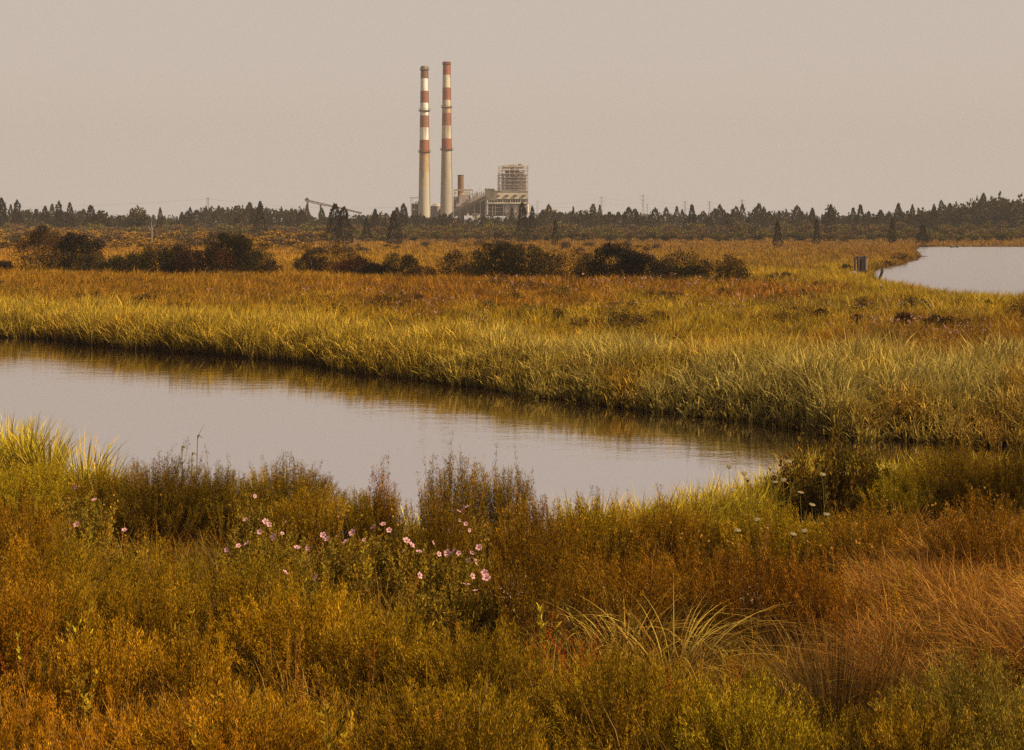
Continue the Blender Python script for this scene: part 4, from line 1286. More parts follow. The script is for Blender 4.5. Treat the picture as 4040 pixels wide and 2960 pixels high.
NP = [(150, 1750, 300, 120, (.42, .30, .03)), (150, 1950, 300, 90, (.36, .19, .018)), (700, 1900, 400, 90, (.13, .08, .014)), (200, 2180, 500, 90, (.24, .14, .015)), (1100, 2000, 500, 80, (.22, .14, .018)),
      (1200, 2380, 500, 110, (.28, .165, .014)), (400, 2550, 500, 110, (.36, .18, .014)), (500, 2800, 500, 120, (.38, .16, .012)), (1300, 2750, 500, 150, (.33, .18, .015)), (2200, 2750, 500, 120, (.32, .19, .02)),
      (1900, 2480, 300, 90, (.22, .13, .018)), (2400, 2200, 400, 100, (.30, .12, .015)), (3700, 2300, 500, 200, (.42, .18, .03)), (3750, 2650, 350, 120, (.27, .19, .045)), (3000, 2780, 300, 120, (.33, .21, .022)),
      (2500, 1990, 500, 70, (.36, .25, .025)), (3100, 2080, 300, 80, (.34, .22, .02)), (3800, 1900, 350, 90, (.24, .16, .02)), (3850, 2060, 250, 60, (.10, .06, .015)), (1650, 2000, 200, 80, (.36, .20, .02)),
      (2900, 2300, 250, 70, (.12, .06, .015)), (2100, 2250, 250, 80, (.14, .07, .015)), (700, 2930, 500, 50, (.34, .13, .014)), (50, 2600, 120, 300, (.42, .18, .014))]
NA = np.array([p[:4] for p in NP], float); NC = np.array([p[4] for p in NP], float)


def near_cols(x, y, rng):
    n = len(x)
    u = 2020 + x / y * F + (fnoise(x * .9, y * .9, 83) - .5) * 400; v = HOR + (CAM_Z - .6 - height(x, y)) / y * F + (fnoise(x * .9 + 5, y * .9, 84) - .5) * 150
    w = np.stack([np.exp(-(((u - a_) / ra) ** 2 + ((v - b_) / rb) ** 2)) + 1e-7 for a_, b_, ra, rb in NA], 1)
    w /= w.sum(1, keepdims=True)
    br = .6 + .8 * fnoise(x * 1.7, y * 1.7, 85)
    return np.clip((w @ NC) * br[:, None] * np.exp(rng.normal(0, .25, (n, 1))) * np.array([.97, .91, .42]), 0, .9)


def mound(px, top, h, wpx, cols, label, seed, name='weed_bush', n_st=None, up=0.5, llen=.065, lwid=.0115, dens=1.0, nleaf=105, D=None, group=None, depth=None, rough=.75, spike=.05):
    """a bushy plant: curved leafy stems fanning out of one base"""
    D = D or solve_D(px, top, h)
    x = px2x(px, D); z0 = H1(x, D); R = wpx * D / F * .5
    rng = np.random.default_rng(seed)
    root = empty(name, (x, D, z0), label, 'bush', group)
    Ry = depth or R * .8
    n = n_st or int(dens * 190 * max(.35, R * Ry) + 50)
    a_ = rng.uniform(0, 2 * np.pi, n); r = np.sqrt(rng.uniform(0, 1, n))
    bmp = 1 - rough * .5 + rough * fnoise(np.cos(a_) * r * 2.6 + seed, np.sin(a_) * r * 2.6, seed)
    tipz = h * np.sqrt(1 - (1 - up * .6) * .9 * r ** 2) * bmp * rng.uniform(.84, 1.08, n) * np.where(rng.random(n) < spike, 1 + 1.5 * spike ** .5 * .6, 1)
    tip = np.stack([np.cos(a_) * r * R, np.sin(a_) * r * Ry, tipz], 1)
    base = np.stack([np.cos(a_) * r * R * (.22 + .4 * up), np.sin(a_) * r * Ry * (.22 + .4 * up), np.full(n, -.05)], 1)
    sc = jitter(rng, cols, n, .16, .07)
    patch = fnoise(tip[:, 0] * 1.6 + 9, tip[:, 1] * 1.6, seed + 1)[:, None]
    if name == 'weed_bush': mix_ = .2 if top < 1900 else .5; sc = (1 - mix_) * sc + mix_ * near_cols(tip[:, 0] + x, tip[:, 1] + D, rng)
    sc = sc * (.55 + .9 * patch)
    st_, lv_ = stems_of_leaves(rng, base, tip, nleaf, llen, lwid, sc, STEM, .008, .42, .16, fuzz=.05, dry=.5, outw=.55)  # dry also paints lit tips and dimmer lower leaves
    link('stems', np_mesh('bush_stems', *st_[:2], M_LEAF, st_[2]), root)
    link('foliage', np_mesh('bush_foliage', *lv_[:2], M_LEAF, lv_[2]), root)
    return root

MO = [
    (120, 1850, 1.0, 420, YGREEN, 'bright yellow-green weed mass below the tall edge reeds', .5),
    (60, 1990, 1.0, 420, RUST, 'orange-tinged weed bush on the picture edge under the tall reeds', .5),
    (400, 1870, 1.2, 300, OLIVE, 'olive weed bush between the tall reeds and the dark hollow mound', .5),
    (640, 1835, 1.5, 500, DOLIVE, 'large dark feathery mound under the pair of cattail stalks', .4),
    (860, 1860, 1.3, 300, OLIVE, 'feathery mound shoulder just past the cattail stalks', .5),
    (1120, 1835, 1.45, 440, OLIVE + GOLD[:1], 'rounded feathery mound ending at the open water', .4),
    (1220, 1925, 1.1, 300, GOLD, 'yellow-flecked weed slope at the water gap', .6),
    (1400, 1960, .8, 260, YGREEN, 'low broad-leaved greens at the water gap', .6),
    (1500, 1935, 1.0, 220, GOLD, 'golden weeds around the tall rusty plume', .7),
    (1790, 1825, 1.75, 260, OLIVE, 'upright dark bush standing against the water', .9),
    (1740, 1960, 1.3, 260, DOLIVE, 'dark skirt of weeds under the upright bush', .6),
    (1970, 1850, 1.6, 250, OLIVE, 'thin bush tipped with yellow flowers beside the upright dark bush', .9),
    (2120, 1985, 1.15, 380, OLIVE, 'olive bush dotted with yellow flowers, middle of the near bank', .5),
    (2380, 1990, 1.0, 380, YGREEN, 'yellow-green bank weeds in front of the short reeds', .5),
    (2640, 2000, 1.0, 360, OLIVE, 'olive bank weeds short of the bright green leaves', .5),
    (2780, 2040, .75, 380, GREEN, 'bright green broad-leaved patch at the foot of the white umbels', .6),
    (3080, 2030, .9, 460, YGREEN, 'yellow-flowered low weeds under the dark leafy shrub', .6),
    (3560, 1880, 1.0, 340, YGREEN, 'bright fringe of weeds between the dark leafy shrub and the round mounds', .7),
    (3760, 1778, 1.5, 480, OLIVE, 'first round feathery mound by the reed-filled channel', .35),
    (4010, 1785, 1.5, 420, DOLIVE, 'round feathery mound at the picture edge by the channel', .35),
    (3900, 1965, 1.2, 420, DOLIVE, 'dark mound with white seed heads under the two round mounds', .4),
    (3450, 2000, 1.0, 460, OLIVE, 'olive weed slope above the fox-coloured grass', .5),
    (200, 2150, 1.05, 620, OLIVE, 'wide olive mound behind the golden stems at the edge', .35),
    (620, 2175, 1.0, 420, OLIVE, 'leafy mound before the dark hollow', .5),
    (160, 2260, 1.0, 520, DOLIVE, 'shaded dark olive mound near the picture edge', .35),
    (560, 2280, .95, 520, DOLIVE, 'dark olive mound above the upright golden tips', .4),
    (960, 2230, 1.0, 600, OLIVE, 'broad soft mound below the pink flowers', .35),
    (1210, 2320, 1.0, 620, GOLD, 'golden-green dome, largest in front of the mallows', .35),
    (1500, 2420, .9, 520, OLIVE, 'low olive dome in front of the mallow shade', .4),
    (2110, 2120, 1.3, 480, BROWN, 'dark brown bush in the hollow beside the mallows', .4),
    (2460, 2160, 1.1, 460, RUST, 'rusty fine-stemmed bush behind the arching blades', .5),
    (2960, 2170, 1.15, 480, BROWN, 'brown-olive bush with a dark hollow beneath', .4),
    (2760, 2130, 1.1, 360, RUST, 'rust-coloured bush above the arching blades', .5),
    (3230, 2190, 1.1, 360, BROWN, 'brown bush bordering the fox-coloured grass', .5),
    (1880, 2500, .85, 620, OLIVE, 'grey-olive weed dome below the brown hollow', .4),
    (2480, 2620, .85, 700, OLIVE, 'dull olive dome below the arching blades', .4),
    (2950, 2700, .85, 560, YGREEN, 'yellow-green dome before the feathery tussock', .45),
    (3820, 2600, .95, 620, GREYG, 'grey-green bushy dome on the corner of the bank', .4),
    (3600, 2790, .8, 420, BROWN, 'dark brown low bush beside the feathery tussock', .4),
    (3960, 2800, .8, 420, GREYG, 'silvery green bush in the bottom corner', .4),
    (420, 2480, .9, 360, GOLD, 'upright golden-tipped bush in front of the dark olive mounds', .9),
    (760, 2510, .85, 300, GOLD, 'small golden-tipped bush beside the hollow', .9),
    (60, 2330, 1.1, 260, RUST, 'tall rust-gold spray at the picture edge', .9),
    (900, 2760, .8, 800, GOLD, 'wide golden dome low in the frame', .5),
    (1750, 2740, .8, 760, OLIVE, 'olive-gold dome in the bottom middle', .5),
]
for k, (px, top, h, w, cols, lab, up) in enumerate(MO):
    mound(px, top, h * (1.08 if top < 1900 else 1.25), w * 1.15, cols, lab, 500 + k, up=up, dens=1.8 if top < 1900 else 1.0, rough=.4 if top < 1990 else .8)

# dark leafy shrub with reddish foliage
mound(3270, 1770, 1.75, 340, [(0.13, 0.095, 0.025), (0.09, 0.065, 0.02), (0.17, 0.10, 0.025)], 'dark red-brown leafy shrub standing at the narrow end of the creek', 601, 'leafy_shrub', up=.6, llen=.12, lwid=.04, nleaf=34, dens=.8, rough=1.3, spike=.12)
mound(3430, 1805, 1.35, 260, [(.18, .13, .028), (.13, .09, .025)], 'olive leafy shrub merging with the dark one at the creek end', 604, 'leafy_shrub', up=.6, llen=.09, lwid=.025, nleaf=50, dens=1., rough=.9)
mound(3130, 1850, 1.3, 240, [(0.16, 0.07, 0.02), (0.11, .05, .02)], 'smaller rusty leafy shrub leaning on the dark leafy shrub', 602, 'leafy_shrub', up=.6, llen=.10, lwid=.03, nleaf=34, dens=.9, rough=1.2, spike=.12)
mound(1510, 1835, 1.75, 110, [(0.36, 0.16, 0.02), (0.3, .12, .02)], 'tall rusty plume standing over the golden weeds against the water', 603, 'plume_weed', up=1.0, llen=.07, lwid=.014, n_st=26, nleaf=70)

# general cover of the near bank
def cover(name, label, n, y0, y1, per_leaf, hrange, cols_fn, seed, stem_col=(.30, .14, .05), llen=.065, lwid=.010, mask=None, t0=.25, lean=.1):
    rng = np.random.default_rng(seed)
    n = int(n * 1.32)
    y = rng.uniform(y0, y1, n); x = rng.uniform(-.74, .74, n) * (y + 1)
    k = (water_sd(x, y) > .1) & (y < near_shore(x))
    x, y = x[k], y[k]
    if mask is not None:
        k = mask(x, y, rng); x, y = x[k], y[k]
    n = len(x)
    hh = np.maximum(.12, hrange[0] + (hrange[1] - hrange[0]) * (.6 * fnoise(x * .9, y * .9, seed) + .4 * fnoise(x * 2.4, y * 2.4, seed + 7))) * rng.uniform(.7, 1.2, n)
    hh = np.where(hh > .1, hh * np.clip(1.08 - (y - 10) * .09, .38, 1.05), hh)
    base = np.stack([x, y, height(x, y) - .04], 1)
    tip = base + np.stack([rng.normal(0, lean, n), rng.normal(0, lean, n), hh], 1)
    st_, lv_ = stems_of_leaves(rng, base, tip, per_leaf, llen, lwid, cols_fn(x, y, rng), stem_col, .009, t0, .12, lift=.55, fuzz=.045, dry=.5, outw=.45)  # dry puts sunlit tips into the leaf colour, browner lower down
    g = merge([st_, lv_])
    return tag(link(name, np_mesh(name, g[0], g[1], M_LEAF, g[2])), label, 'weeds', kind='stuff')


def near_cols_plain(x, y, rng):
    n = len(x)
    g = jitter(rng, GOLD, n, .12); o = jitter(rng, OLIVE, n, .12); r = jitter(rng, RUST, n, .12); yg = jitter(rng, YGREEN, n, .12)
    a_ = np.clip(fnoise(x * .5, y * .5, 81) * 3 - 1.1, 0, 1)[:, None]
    b_ = np.clip(fnoise(x * .45 + 9, y * .45, 82) * 4 - 2.4, 0, 1)[:, None]
    c_ = np.clip((y - 19) / 5, 0, 1)[:, None] * .55
    col = o * (1 - a_) + g * a_
    col = col * (1 - b_) + r * b_
    return col * (1 - c_) + yg * c_

def cover_mask(x, y, rng): return fnoise(x * .75, y * .75, 86) + fnoise(x * 2.2, y * 2.2, 87) * .35 - hollow(x, y) * .9 > .59 + .05 * (y < 17)
cover('weed_cover', 'fine-leaved golden and olive weeds carpeting the near bank', 15000, 8.5, 31, 95, (-.02, 1.05), near_cols, 41, mask=cover_mask, lean=.2)


def low_gold(x, y, rng): return (y < 14.5) & (fnoise(x * .6, y * .6, 88) > .33)
cover('golden_stems', 'upright golden stems and thin leaves across the bottom of the bank', 6500, 8.8, 15, 75, (.25, 1.0), near_cols, 43, stem_col=(.36, .17, .06), mask=low_gold, llen=.05, lwid=.009, lean=.09)

# grass blades through the near bank
rng = np.random.default_rng(44)
n = 11900
y = rng.uniform(8.8, 31, n); x = rng.uniform(-.74, .74, n) * (y + 1)
k = (water_sd(x, y) > .05) & (y < near_shore(x)); x, y = x[k], y[k]; n = len(x)
hgt = .5 + .45 * fnoise(x, y, 91)
g = tufts(rng, x, y, 5, hgt, np.full(n, .009), jitter(rng, GOLD + OLIVE, n, .15), (.05, .5), (.1, .7), .08, 3, (.14, .06, .02), .4)
tag(link('bank_grass', np_mesh('bank_grass', *g[:2], M_GRASS, g[2])), 'thin grass blades rising through the near bank weeds', 'grass', kind='stuff')

# shoreline reeds of the near bank (short bright ones, middle and channel end)
n = 2600
x = np.concatenate([rng.uniform(-16, 22, n), rng.uniform(1, 6.8, 1700)]); n = len(x)
y = near_shore(x) - rng.uniform(0, 1.3, n)
hgt = rng.uniform(.55, 1.0, n) * (1 + .4 * fnoise(x * 1.2, y, 93))
hgt = np.where((x > 1.0) & (x < 7), hgt * 1.15, hgt * .8)
g = tufts(rng, x, y, 5, hgt, np.full(n, .024), jitter(rng, [(.60, .50, .06), (.48, .38, .05), (.55, .38, .05)], n, .2), (.02, .3), (.05, .5), .1, 4, (.2, .12, .02), .6)
tag(link('shore_reeds', np_mesh('shore_reeds', *g[:2], M_GRASS, g[2])), 'short bright yellow-green reeds along the near waterline', 'reeds', kind='stuff')

# fox-coloured dry grass, near bank towards the corner
def patch_pts(rng, n, px0, px1, d0, d1):
    y = rng.uniform(d0, d1, n); return px2x(rng.uniform(px0, px1, n), y), y
x, y = patch_pts(rng, 5200, 3380, 4400, 13.6, 20.5)
k = fnoise(x * .8, y * .8, 95) > .3; x, y = x[k], y[k]; n = len(x)
hgt = .75 + .35 * fnoise(x, y, 96)
hgt *= .55 + .9 * fnoise(x * 2.3, y * 2.3, 97)
g = tufts(rng, x, y, 7, hgt, np.full(n, .011), jitter(rng, [(0.50, 0.24, 0.05), (0.56, 0.31, 0.08), (0.40, 0.16, 0.035), (.28, .13, .03)], n, .35), (.0, .42), (.1, .9), .07, 5, (.12, .05, .02), .8)
tag(link('dry_grass', np_mesh('dry_grass', *g[:2], M_GRASS, g[2])), 'tangled fox-coloured dry grass on the slope near the corner', 'grass', kind='stuff')


def grass_clump(name, label, px, base_py, h, nb, wid, lean, droop, cols, seed, spread=.12, seg=6, cat='grass clump', D=None, group=None, top=None, wind=None, basec=(.12, .05, .02)):
    rng = np.random.default_rng(seed)
    D = D or ((CAM_Z - .9) * F / (base_py - HOR))
    x = px2x(px, D)
    root = empty(name, (x, D, H1(x, D)), label, cat, group)
    az = rng.uniform(0, 2 * np.pi, nb)
    if wind is not None: az = np.where(rng.random(nb) < .5, wind + rng.normal(0, .6, nb), az)
    rr = rng.uniform(0, 1, nb) ** .7 * spread
    base = np.stack([np.cos(az) * rr, np.sin(az) * rr, np.full(nb, -.05)], 1)
    g = blades(rng, base, az, rng.uniform(*lean, nb), rng.uniform(*droop, nb), h * rng.uniform(.55, 1.05, nb), np.full(nb, wid) * rng.uniform(.7, 1.3, nb), jitter(rng, cols, nb, .2), seg, basec, .8)
    link('blades', np_mesh('clump_blades', *g[:2], M_GRASS, g[2]), root)
    return root

# tall reeds at the picture edge
for k, (px, top, h, nb, lab) in enumerate(((25, 1610, 1.9, 150, 'tallest bright reed clump cut by the picture edge'), (110, 1625, 1.9, 150, 'second tall bright reed clump from the picture edge'), (190, 1655, 1.8, 130, 'third bright reed clump, sloping to the gap'),
                                      (330, 1690, 1.8, 60, 'thin reed clump with two long blades beyond the gap'), (400, 1745, 1.6, 100, 'spreading reed clump leaning out over the water'), (-60, 1650, 1.8, 100, 'reed clump just outside the edge reeds'))):
    D = solve_D(px, top, h)
    grass_clump('reed_clump', lab, px, 0, h * 1.05, int(nb * 1.5), .034, (.0, .2), (.05, .4), [(.62, .50, .06), (.50, .40, .05), (.70, .52, .07)], 620 + k, .28, 5, D=D, group='tall reeds by the near waterline')
for k, (px, top, h, nb, lab) in enumerate(((2960, 1880, 1.3, 60, 'upright reed clump below the first white umbels'), (2860, 1900, 1.3, 45, 'reed clump with one long leaning blade over the water'), (3560, 1800, 1.1, 60, 'arched pale reed clump at the end of the creek'),
                                      (3440, 1830, 1.2, 60, 'pale reed clump behind the dark leafy shrub'), (1470, 1850, 1.4, 22, 'few thin reeds beside the rusty plume'), (3900, 1780, .9, 90, 'rust-tipped grass tuft over the channel'))):
    D = solve_D(px, top, h)
    grass_clump('reed_clump', lab, px, 0, h, int(nb * 1.6), .028, (.02, .3), (.1, .6), [(.58, .48, .06), (.48, .38, .05)] if k != 5 else RUST, 640 + k, .25, 5, D=D, basec=(.2, .14, .03), group='small reed clumps of the near bank')

TANS = [(0.75, 0.48, 0.12), (0.85, 0.60, 0.18), (0.58, 0.34, 0.07), (0.45, 0.3, 0.06)]
for k, (px, by, h, nb, dr, lab) in enumerate(((2330, 2500, 1.2, 60, (.4, 1.3), 'broad drooping tan blades, clump farthest from the dark tussock'), (2470, 2540, 1.35, 65, (.2, 1.2), 'broad drooping tan blades over the red weed stalks'),
                                              (2580, 2480, 1.5, 60, (.2, 1.1), 'tallest drooping tan blades in the middle of the straw clumps'), (2660, 2620, 1.4, 75, (.3, 1.2), 'bushiest drooping tan blades, lowest of the straw clumps'),
                                              (2790, 2500, 1.3, 40, (.8, 1.9), 'long straw blades bent flat over the dark hollow'), (2740, 2380, 1.2, 34, (.5, 1.7), 'thin straw blades behind the bent flat ones'))):
    grass_clump('arching_grass_clump', lab, px, by, h * 1.12, nb, .034, (.0, .5), dr, TANS, 660 + k, .34, 9, group='drooping straw clumps of the near bank', wind=.4 if k > 2 else 2.6 if k == 0 else None)
# feathery tussock
DKT = [(0.10, 0.055, 0.018), (0.16, 0.085, 0.022), (0.07, 0.04, 0.016), (0.12, .08, .025), (.30, .17, .05)]
for k, (px, by, h, nb, ln, lab) in enumerate(((3290, 2850, 1.75, 380, (.0, .38), 'tallest dark feathery tussock near the corner'), (3430, 2800, 1.6, 300, (.0, .55), 'dark feathery tussock leaning out beside the tallest one'), (3210, 2760, 1.3, 200, (.1, .6), 'low ragged dark tussock on the hollow side'))):
    grass_clump('feathery_tussock', lab, px, by, h, nb, .009, ln, (.0, .7), DKT, 670 + k, .34, 6, basec=(.03, .012, .006), wind=(None, .5, 2.8)[k], group='dark feathery tussocks')
rng = np.random.default_rng(671)
D = (CAM_Z - .9) * F / (2800 - HOR)
root = empty('feathery_plume_clump', (px2x(3350, D + .3), D + .3, H1(px2x(3350, D), D)), 'soft rust plumes rising out of the dark feathery tussock', 'grass clump')
n = 90; a_ = rng.uniform(0, 6.28, n); r = rng.uniform(.1, 1, n)
base = np.stack([np.cos(a_) * .2, np.sin(a_) * .2, np.zeros(n)], 1); tip = np.stack([np.cos(a_) * r * .85, np.sin(a_) * r * .5, 1.75 - .5 * r], 1) + rng.normal(0, .06, (n, 3))
st_, lv_ = stems_of_leaves(rng, base, tip, 70, .035, .004, jitter(rng, [(.36, .16, .05), (.28, .11, .035)], n), (.2, .08, .03), .007, .5, .1, .3, .9)
link('stems', np_mesh('plume_stems', *st_[:2], M_LEAF, st_[2]), root); link('plumes', np_mesh('plume_heads', *lv_[:2], M_LEAF, lv_[2]), root)

# single taller weeds standing out of the cover
rw = np.random.default_rng(811)
for k in range(46):
    px = rw.uniform(-60, 4100); D = rw.uniform(10.8, 19.5)
    if 2250 < px < 2900 and D > 13.5: continue
    x = px2x(px, D); h = rw.uniform(.85, 1.25); z0 = H1(x, D)
    where = 'near the golden edge' if px < 900 else 'below the mallows' if px < 1900 else 'before the straw clumps' if px < 2950 else 'around the dark tussocks'
    kind = rw.integers(0, 3)
    root = empty('tall_weed', (x, D, z0), ('narrow-leaved golden spike', 'broad-leaved olive weed', 'rusty seeding dock stalk')[kind] + ' standing above the cover ' + where, 'weed', ('golden spikes ', 'broad-leaved weeds ', 'rusty docks ')[kind] + where)
    n = (5, 4, 3)[kind]
    base = rw.normal(0, .03, (n, 3)) * [1, 1, 0]; tip = np.stack([rw.normal(0, .13, n), rw.normal(0, .1, n), h * rw.uniform(.75, 1.0, n)], 1)
    c_ = (GOLD, YGREEN + OLIVE, [(.24, .08, .02), (.32, .13, .025)])[kind]
    st_, lv_ = stems_of_leaves(rw, base, tip, (110, 34, 150)[kind], (.05, .13, .022)[kind], (.011, .035, .018)[kind], jitter(rw, c_, n), (.34, .17, .06), .012, (.45, .15, .6)[kind], .15, .2, .7, fuzz=(.04, .01, .03)[kind])
    link('stems', np_mesh('weed_stems', *st_[:2], M_LEAF, st_[2]), root); link('foliage', np_mesh('weed_leaves', *lv_[:2], M_LEAF, lv_[2]), root)
# bare dead stems mixed in
n = 3800
y = rw.uniform(8.8, 20, n); x = rw.uniform(-.56, .56, n) * (y + 1)
k = (fnoise(x * .8, y * .8, 99) > .42) & (water_sd(x, y) > .3) & (y < near_shore(x)); x, y = x[k], y[k]; n = len(x)
b_ = np.stack([x, y, height(x, y)], 1)
g = blades(rw, b_, rw.uniform(0, 6.28, n), rw.uniform(.0, .5, n), rw.uniform(0, .3, n), rw.uniform(.5, 1.05, n), np.full(n, .008), jitter(rw, [(.42, .22, .09), (.5, .3, .14), (.28, .13, .05)], n, .25), 3)
tag(link('dead_stems', np_mesh('dead_stems', *g[:2], M_GRASS, g[2])), 'thin bare pinkish-tan dead stems tangled through the near bank weeds', 'dead stems', kind='stuff')

# small fox-red tuft in the bottom corner, red weed, dead stalks
grass_clump('dry_tuft', 'small fox-red fluffy tuft near the bottom corner', 3560, 2900, .35, 260, .005, (.1, .9), (.3, 1.2), [(.5, .2, .07), (.6, .26, .1)], 680, .14, 5, D=10.9)
for k, (px, top, lab) in enumerate(((2090, 2500, 'blood-red weed stalk, first of the red group'), (2230, 2540, 'blood-red weed stalk in the middle of the red group'), (2330, 2490, 'blood-red weed stalk nearest the arching clump'))):
    D = solve_D(px, top, .8)
    root = empty('red_weed', (px2x(px, D), D, H1(px2x(px, D), D)), lab, 'weed', 'red-stemmed weeds')
    rng = np.random.default_rng(690 + k); n = 12
    base = rng.normal(0, .02, (n, 3)) * [1, 1, 0]; tip = np.stack([rng.normal(0, .2, n), rng.normal(0, .15, n), rng.uniform(.5, .85, n)], 1)
    st_, lv_ = stems_of_leaves(rng, base, tip, 22, .05, .012, jitter(rng, [(.36, .05, .012), (.4, .14, .02)], n), (.3, .03, .012), .013, .3)
    link('stems', np_mesh('red_stems', *st_[:2], M_LEAF, st_[2]), root); link('foliage', np_mesh('red_leaves', *lv_[:2], M_LEAF, lv_[2]), root)
for k, (px, top, h, lx, lab) in enumerate(((3005, 2060, 1.3, .12, 'long bare reddish stalk above the brown-olive bush'), (265, 2020, 1.2, .05, 'bare pinkish stalk over the wide olive mound'), (820, 2350, 1.1, .1, 'bare tan stalk on the broad soft mound'),
                                           (2400, 2700, .8, .06, 'pink bare stalk in the dull olive dome'), (1150, 2190, .9, .28, 'pale dead stalk slanting below the pink flowers'), (1560, 2290, .8, .3, 'dead forked stalk in the mallow shade'),
                                           (1895, 2680, .8, .08, 'thin bare stalk in the bottom middle'), (2650, 1900, 1.4, -.3, 'drooping brown seed stalk against the water'), (2780, 1910, 1.4, .25, 'bent dark seed stalk over the water'))):
    D = solve_D(px, top, h)
    root = empty('dead_stalk', (px2x(px, D), D, H1(px2x(px, D), D)), lab, 'stalk', 'bare dead stalks')
    s = Solid(); s.bar((0, 0, 0), (lx * .4, 0, h * .5), .006, (.42, .25, .14), 4); s.bar((lx * .4, 0, h * .5), (lx, 0, h), .005, (.45, .27, .15), 4, .002)
    s.bar((lx * .4, 0, h * .5), (lx * .4 - .12, .02, h * .75), .003, (.42, .25, .14), 3, .001)
    s.build('stem', M_BARK, root)
    s = Solid()
    for q in range(9): s.bar((lx * (.7 + .3 * q / 9), 0, h * (.75 + .025 * q)), (lx * (.7 + .3 * q / 9) + .03 * (-1) ** q, 0, h * (.77 + .027 * q)), .006, (.3, .14, .06), 4, .002)
    s.build('seed_head', M_BARK, root)
# cattails
for k, (px, top, h, lx, lab) in enumerate(((722, 1745, 2.0, -.02, 'shorter cattail stalk with a snapped tip against the water'), (768, 1700, 2.2, .06, 'tallest cattail stalk with a drooping tip against the water'), (748, 1770, 1.9, .05, 'middle cattail blade between the two stalks'))):
    D = solve_D(px, top, h, hi=24)
    root = empty('cattail', (px2x(px, D), D, H1(px2x(px, D), D)), lab, 'cattail', 'cattails on the dark mound')
    s = Solid(); s.bar((0, 0, 0), (lx, 0, h * .96), .014, (.24, .18, .04), 5, .009); s.build('stem', M_LEAF, root)
    s = Solid(); s.bar((lx, 0, h * .93), (lx + .02, 0, h * .96), .012, (.2, .12, .03), 5); s.bar((lx + .02, 0, h * .96), (lx + .11, 0, h * .93), .010, (.12, .07, .03), 5, .002)
    if k == 1: s.bar((lx + .02, 0, h * .96), (lx + .13, 0, h * 1.06), .006, (.25, .18, .05), 4, .002)
    s.build('leaf_tip', M_LEAF, root)


# ------------------------------------------------------------------ flowers
def petal_mesh(name, col, cen, r=.045, n=5, seed=0):
    s = Solid()
    for k in range(n):
        a_ = 2 * math.pi * k / n; w = math.pi / n * .9
        def P(rad, da, z): return (rad * math.cos(a_ + da), rad * math.sin(a_ + da), z)
        s.add([P(.15 * r, 0, 0), P(.75 * r, -w, .25 * r), P(r, -w * .5, .32 * r), P(1.02 * r, w * .5, .32 * r), P(.75 * r, w, .25 * r)], [(0, 1, 2, 3, 4)], col)
    s.lathe(0, 0, [(.18 * r, .02 * r), (.12 * r, .3 * r), (.01 * r, .35 * r)], [cen] * 2, 6)
    o = s.build('t', M_PETAL); me = o.data; me.name = name; bpy.data.objects.remove(o)
    return me
pink = petal_mesh('mallow_flower', (0.95, 0.50, 0.55), (0.55, 0.12, 0.18), .055)
yel = petal_mesh('yellow_flower', (0.62, 0.30, 0.015), (0.45, 0.2, 0.01), .019, 7)


def face_rot(rng, tilt=.9):
    """flower heads look up and out, mostly towards the open side"""
    return (rng.uniform(-.1, 1.5) * tilt, rng.uniform(-.9, .9), rng.uniform(-1.2, 1.2))

FL = [(338, 475), (420, 533), (340, 643), (553, 668), (1132, 517), (1092, 622), (1180, 630), (1198, 643), (1272, 632), (1155, 675), (1220, 697), (1255, 683), (1100, 728), (1060, 738), (1008, 755), (1320, 747), (1370, 747),
      (1437, 690), (1455, 708), (1497, 697), (1568, 680), (1540, 720), (1620, 712), (1705, 642), (1730, 668), (1663, 655), (1807, 715), (1830, 735), (1925, 725), (1863, 765), (1797, 765), (1995, 645), (2005, 670), (2040, 585),
      (2063, 575), (2080, 565), (2045, 625), (2072, 640), (2050, 670), (2087, 668), (2100, 770), (2018, 765), (2040, 770), (1990, 770), (1952, 775), (2085, 800), (2115, 808), (2130, 745), (2155, 857), (2163, 880), (2100, 873),
      (2075, 912), (2115, 938), (1268, 857), (1407, 877), (1865, 870)]
FL = [(a_ / 1.1275, 1500 + b_ / 1.1275) for a_, b_ in FL]
plants = []
for (px, py) in sorted(FL):
    for p in plants:
        if abs(p[0][0] - px) < 62 and abs(p[0][1] - py) < 55: p.append((px, py)); break
    else: plants.append([(px, py)])
WH = {0: 'near the picture edge'}
rng = np.random.default_rng(731)
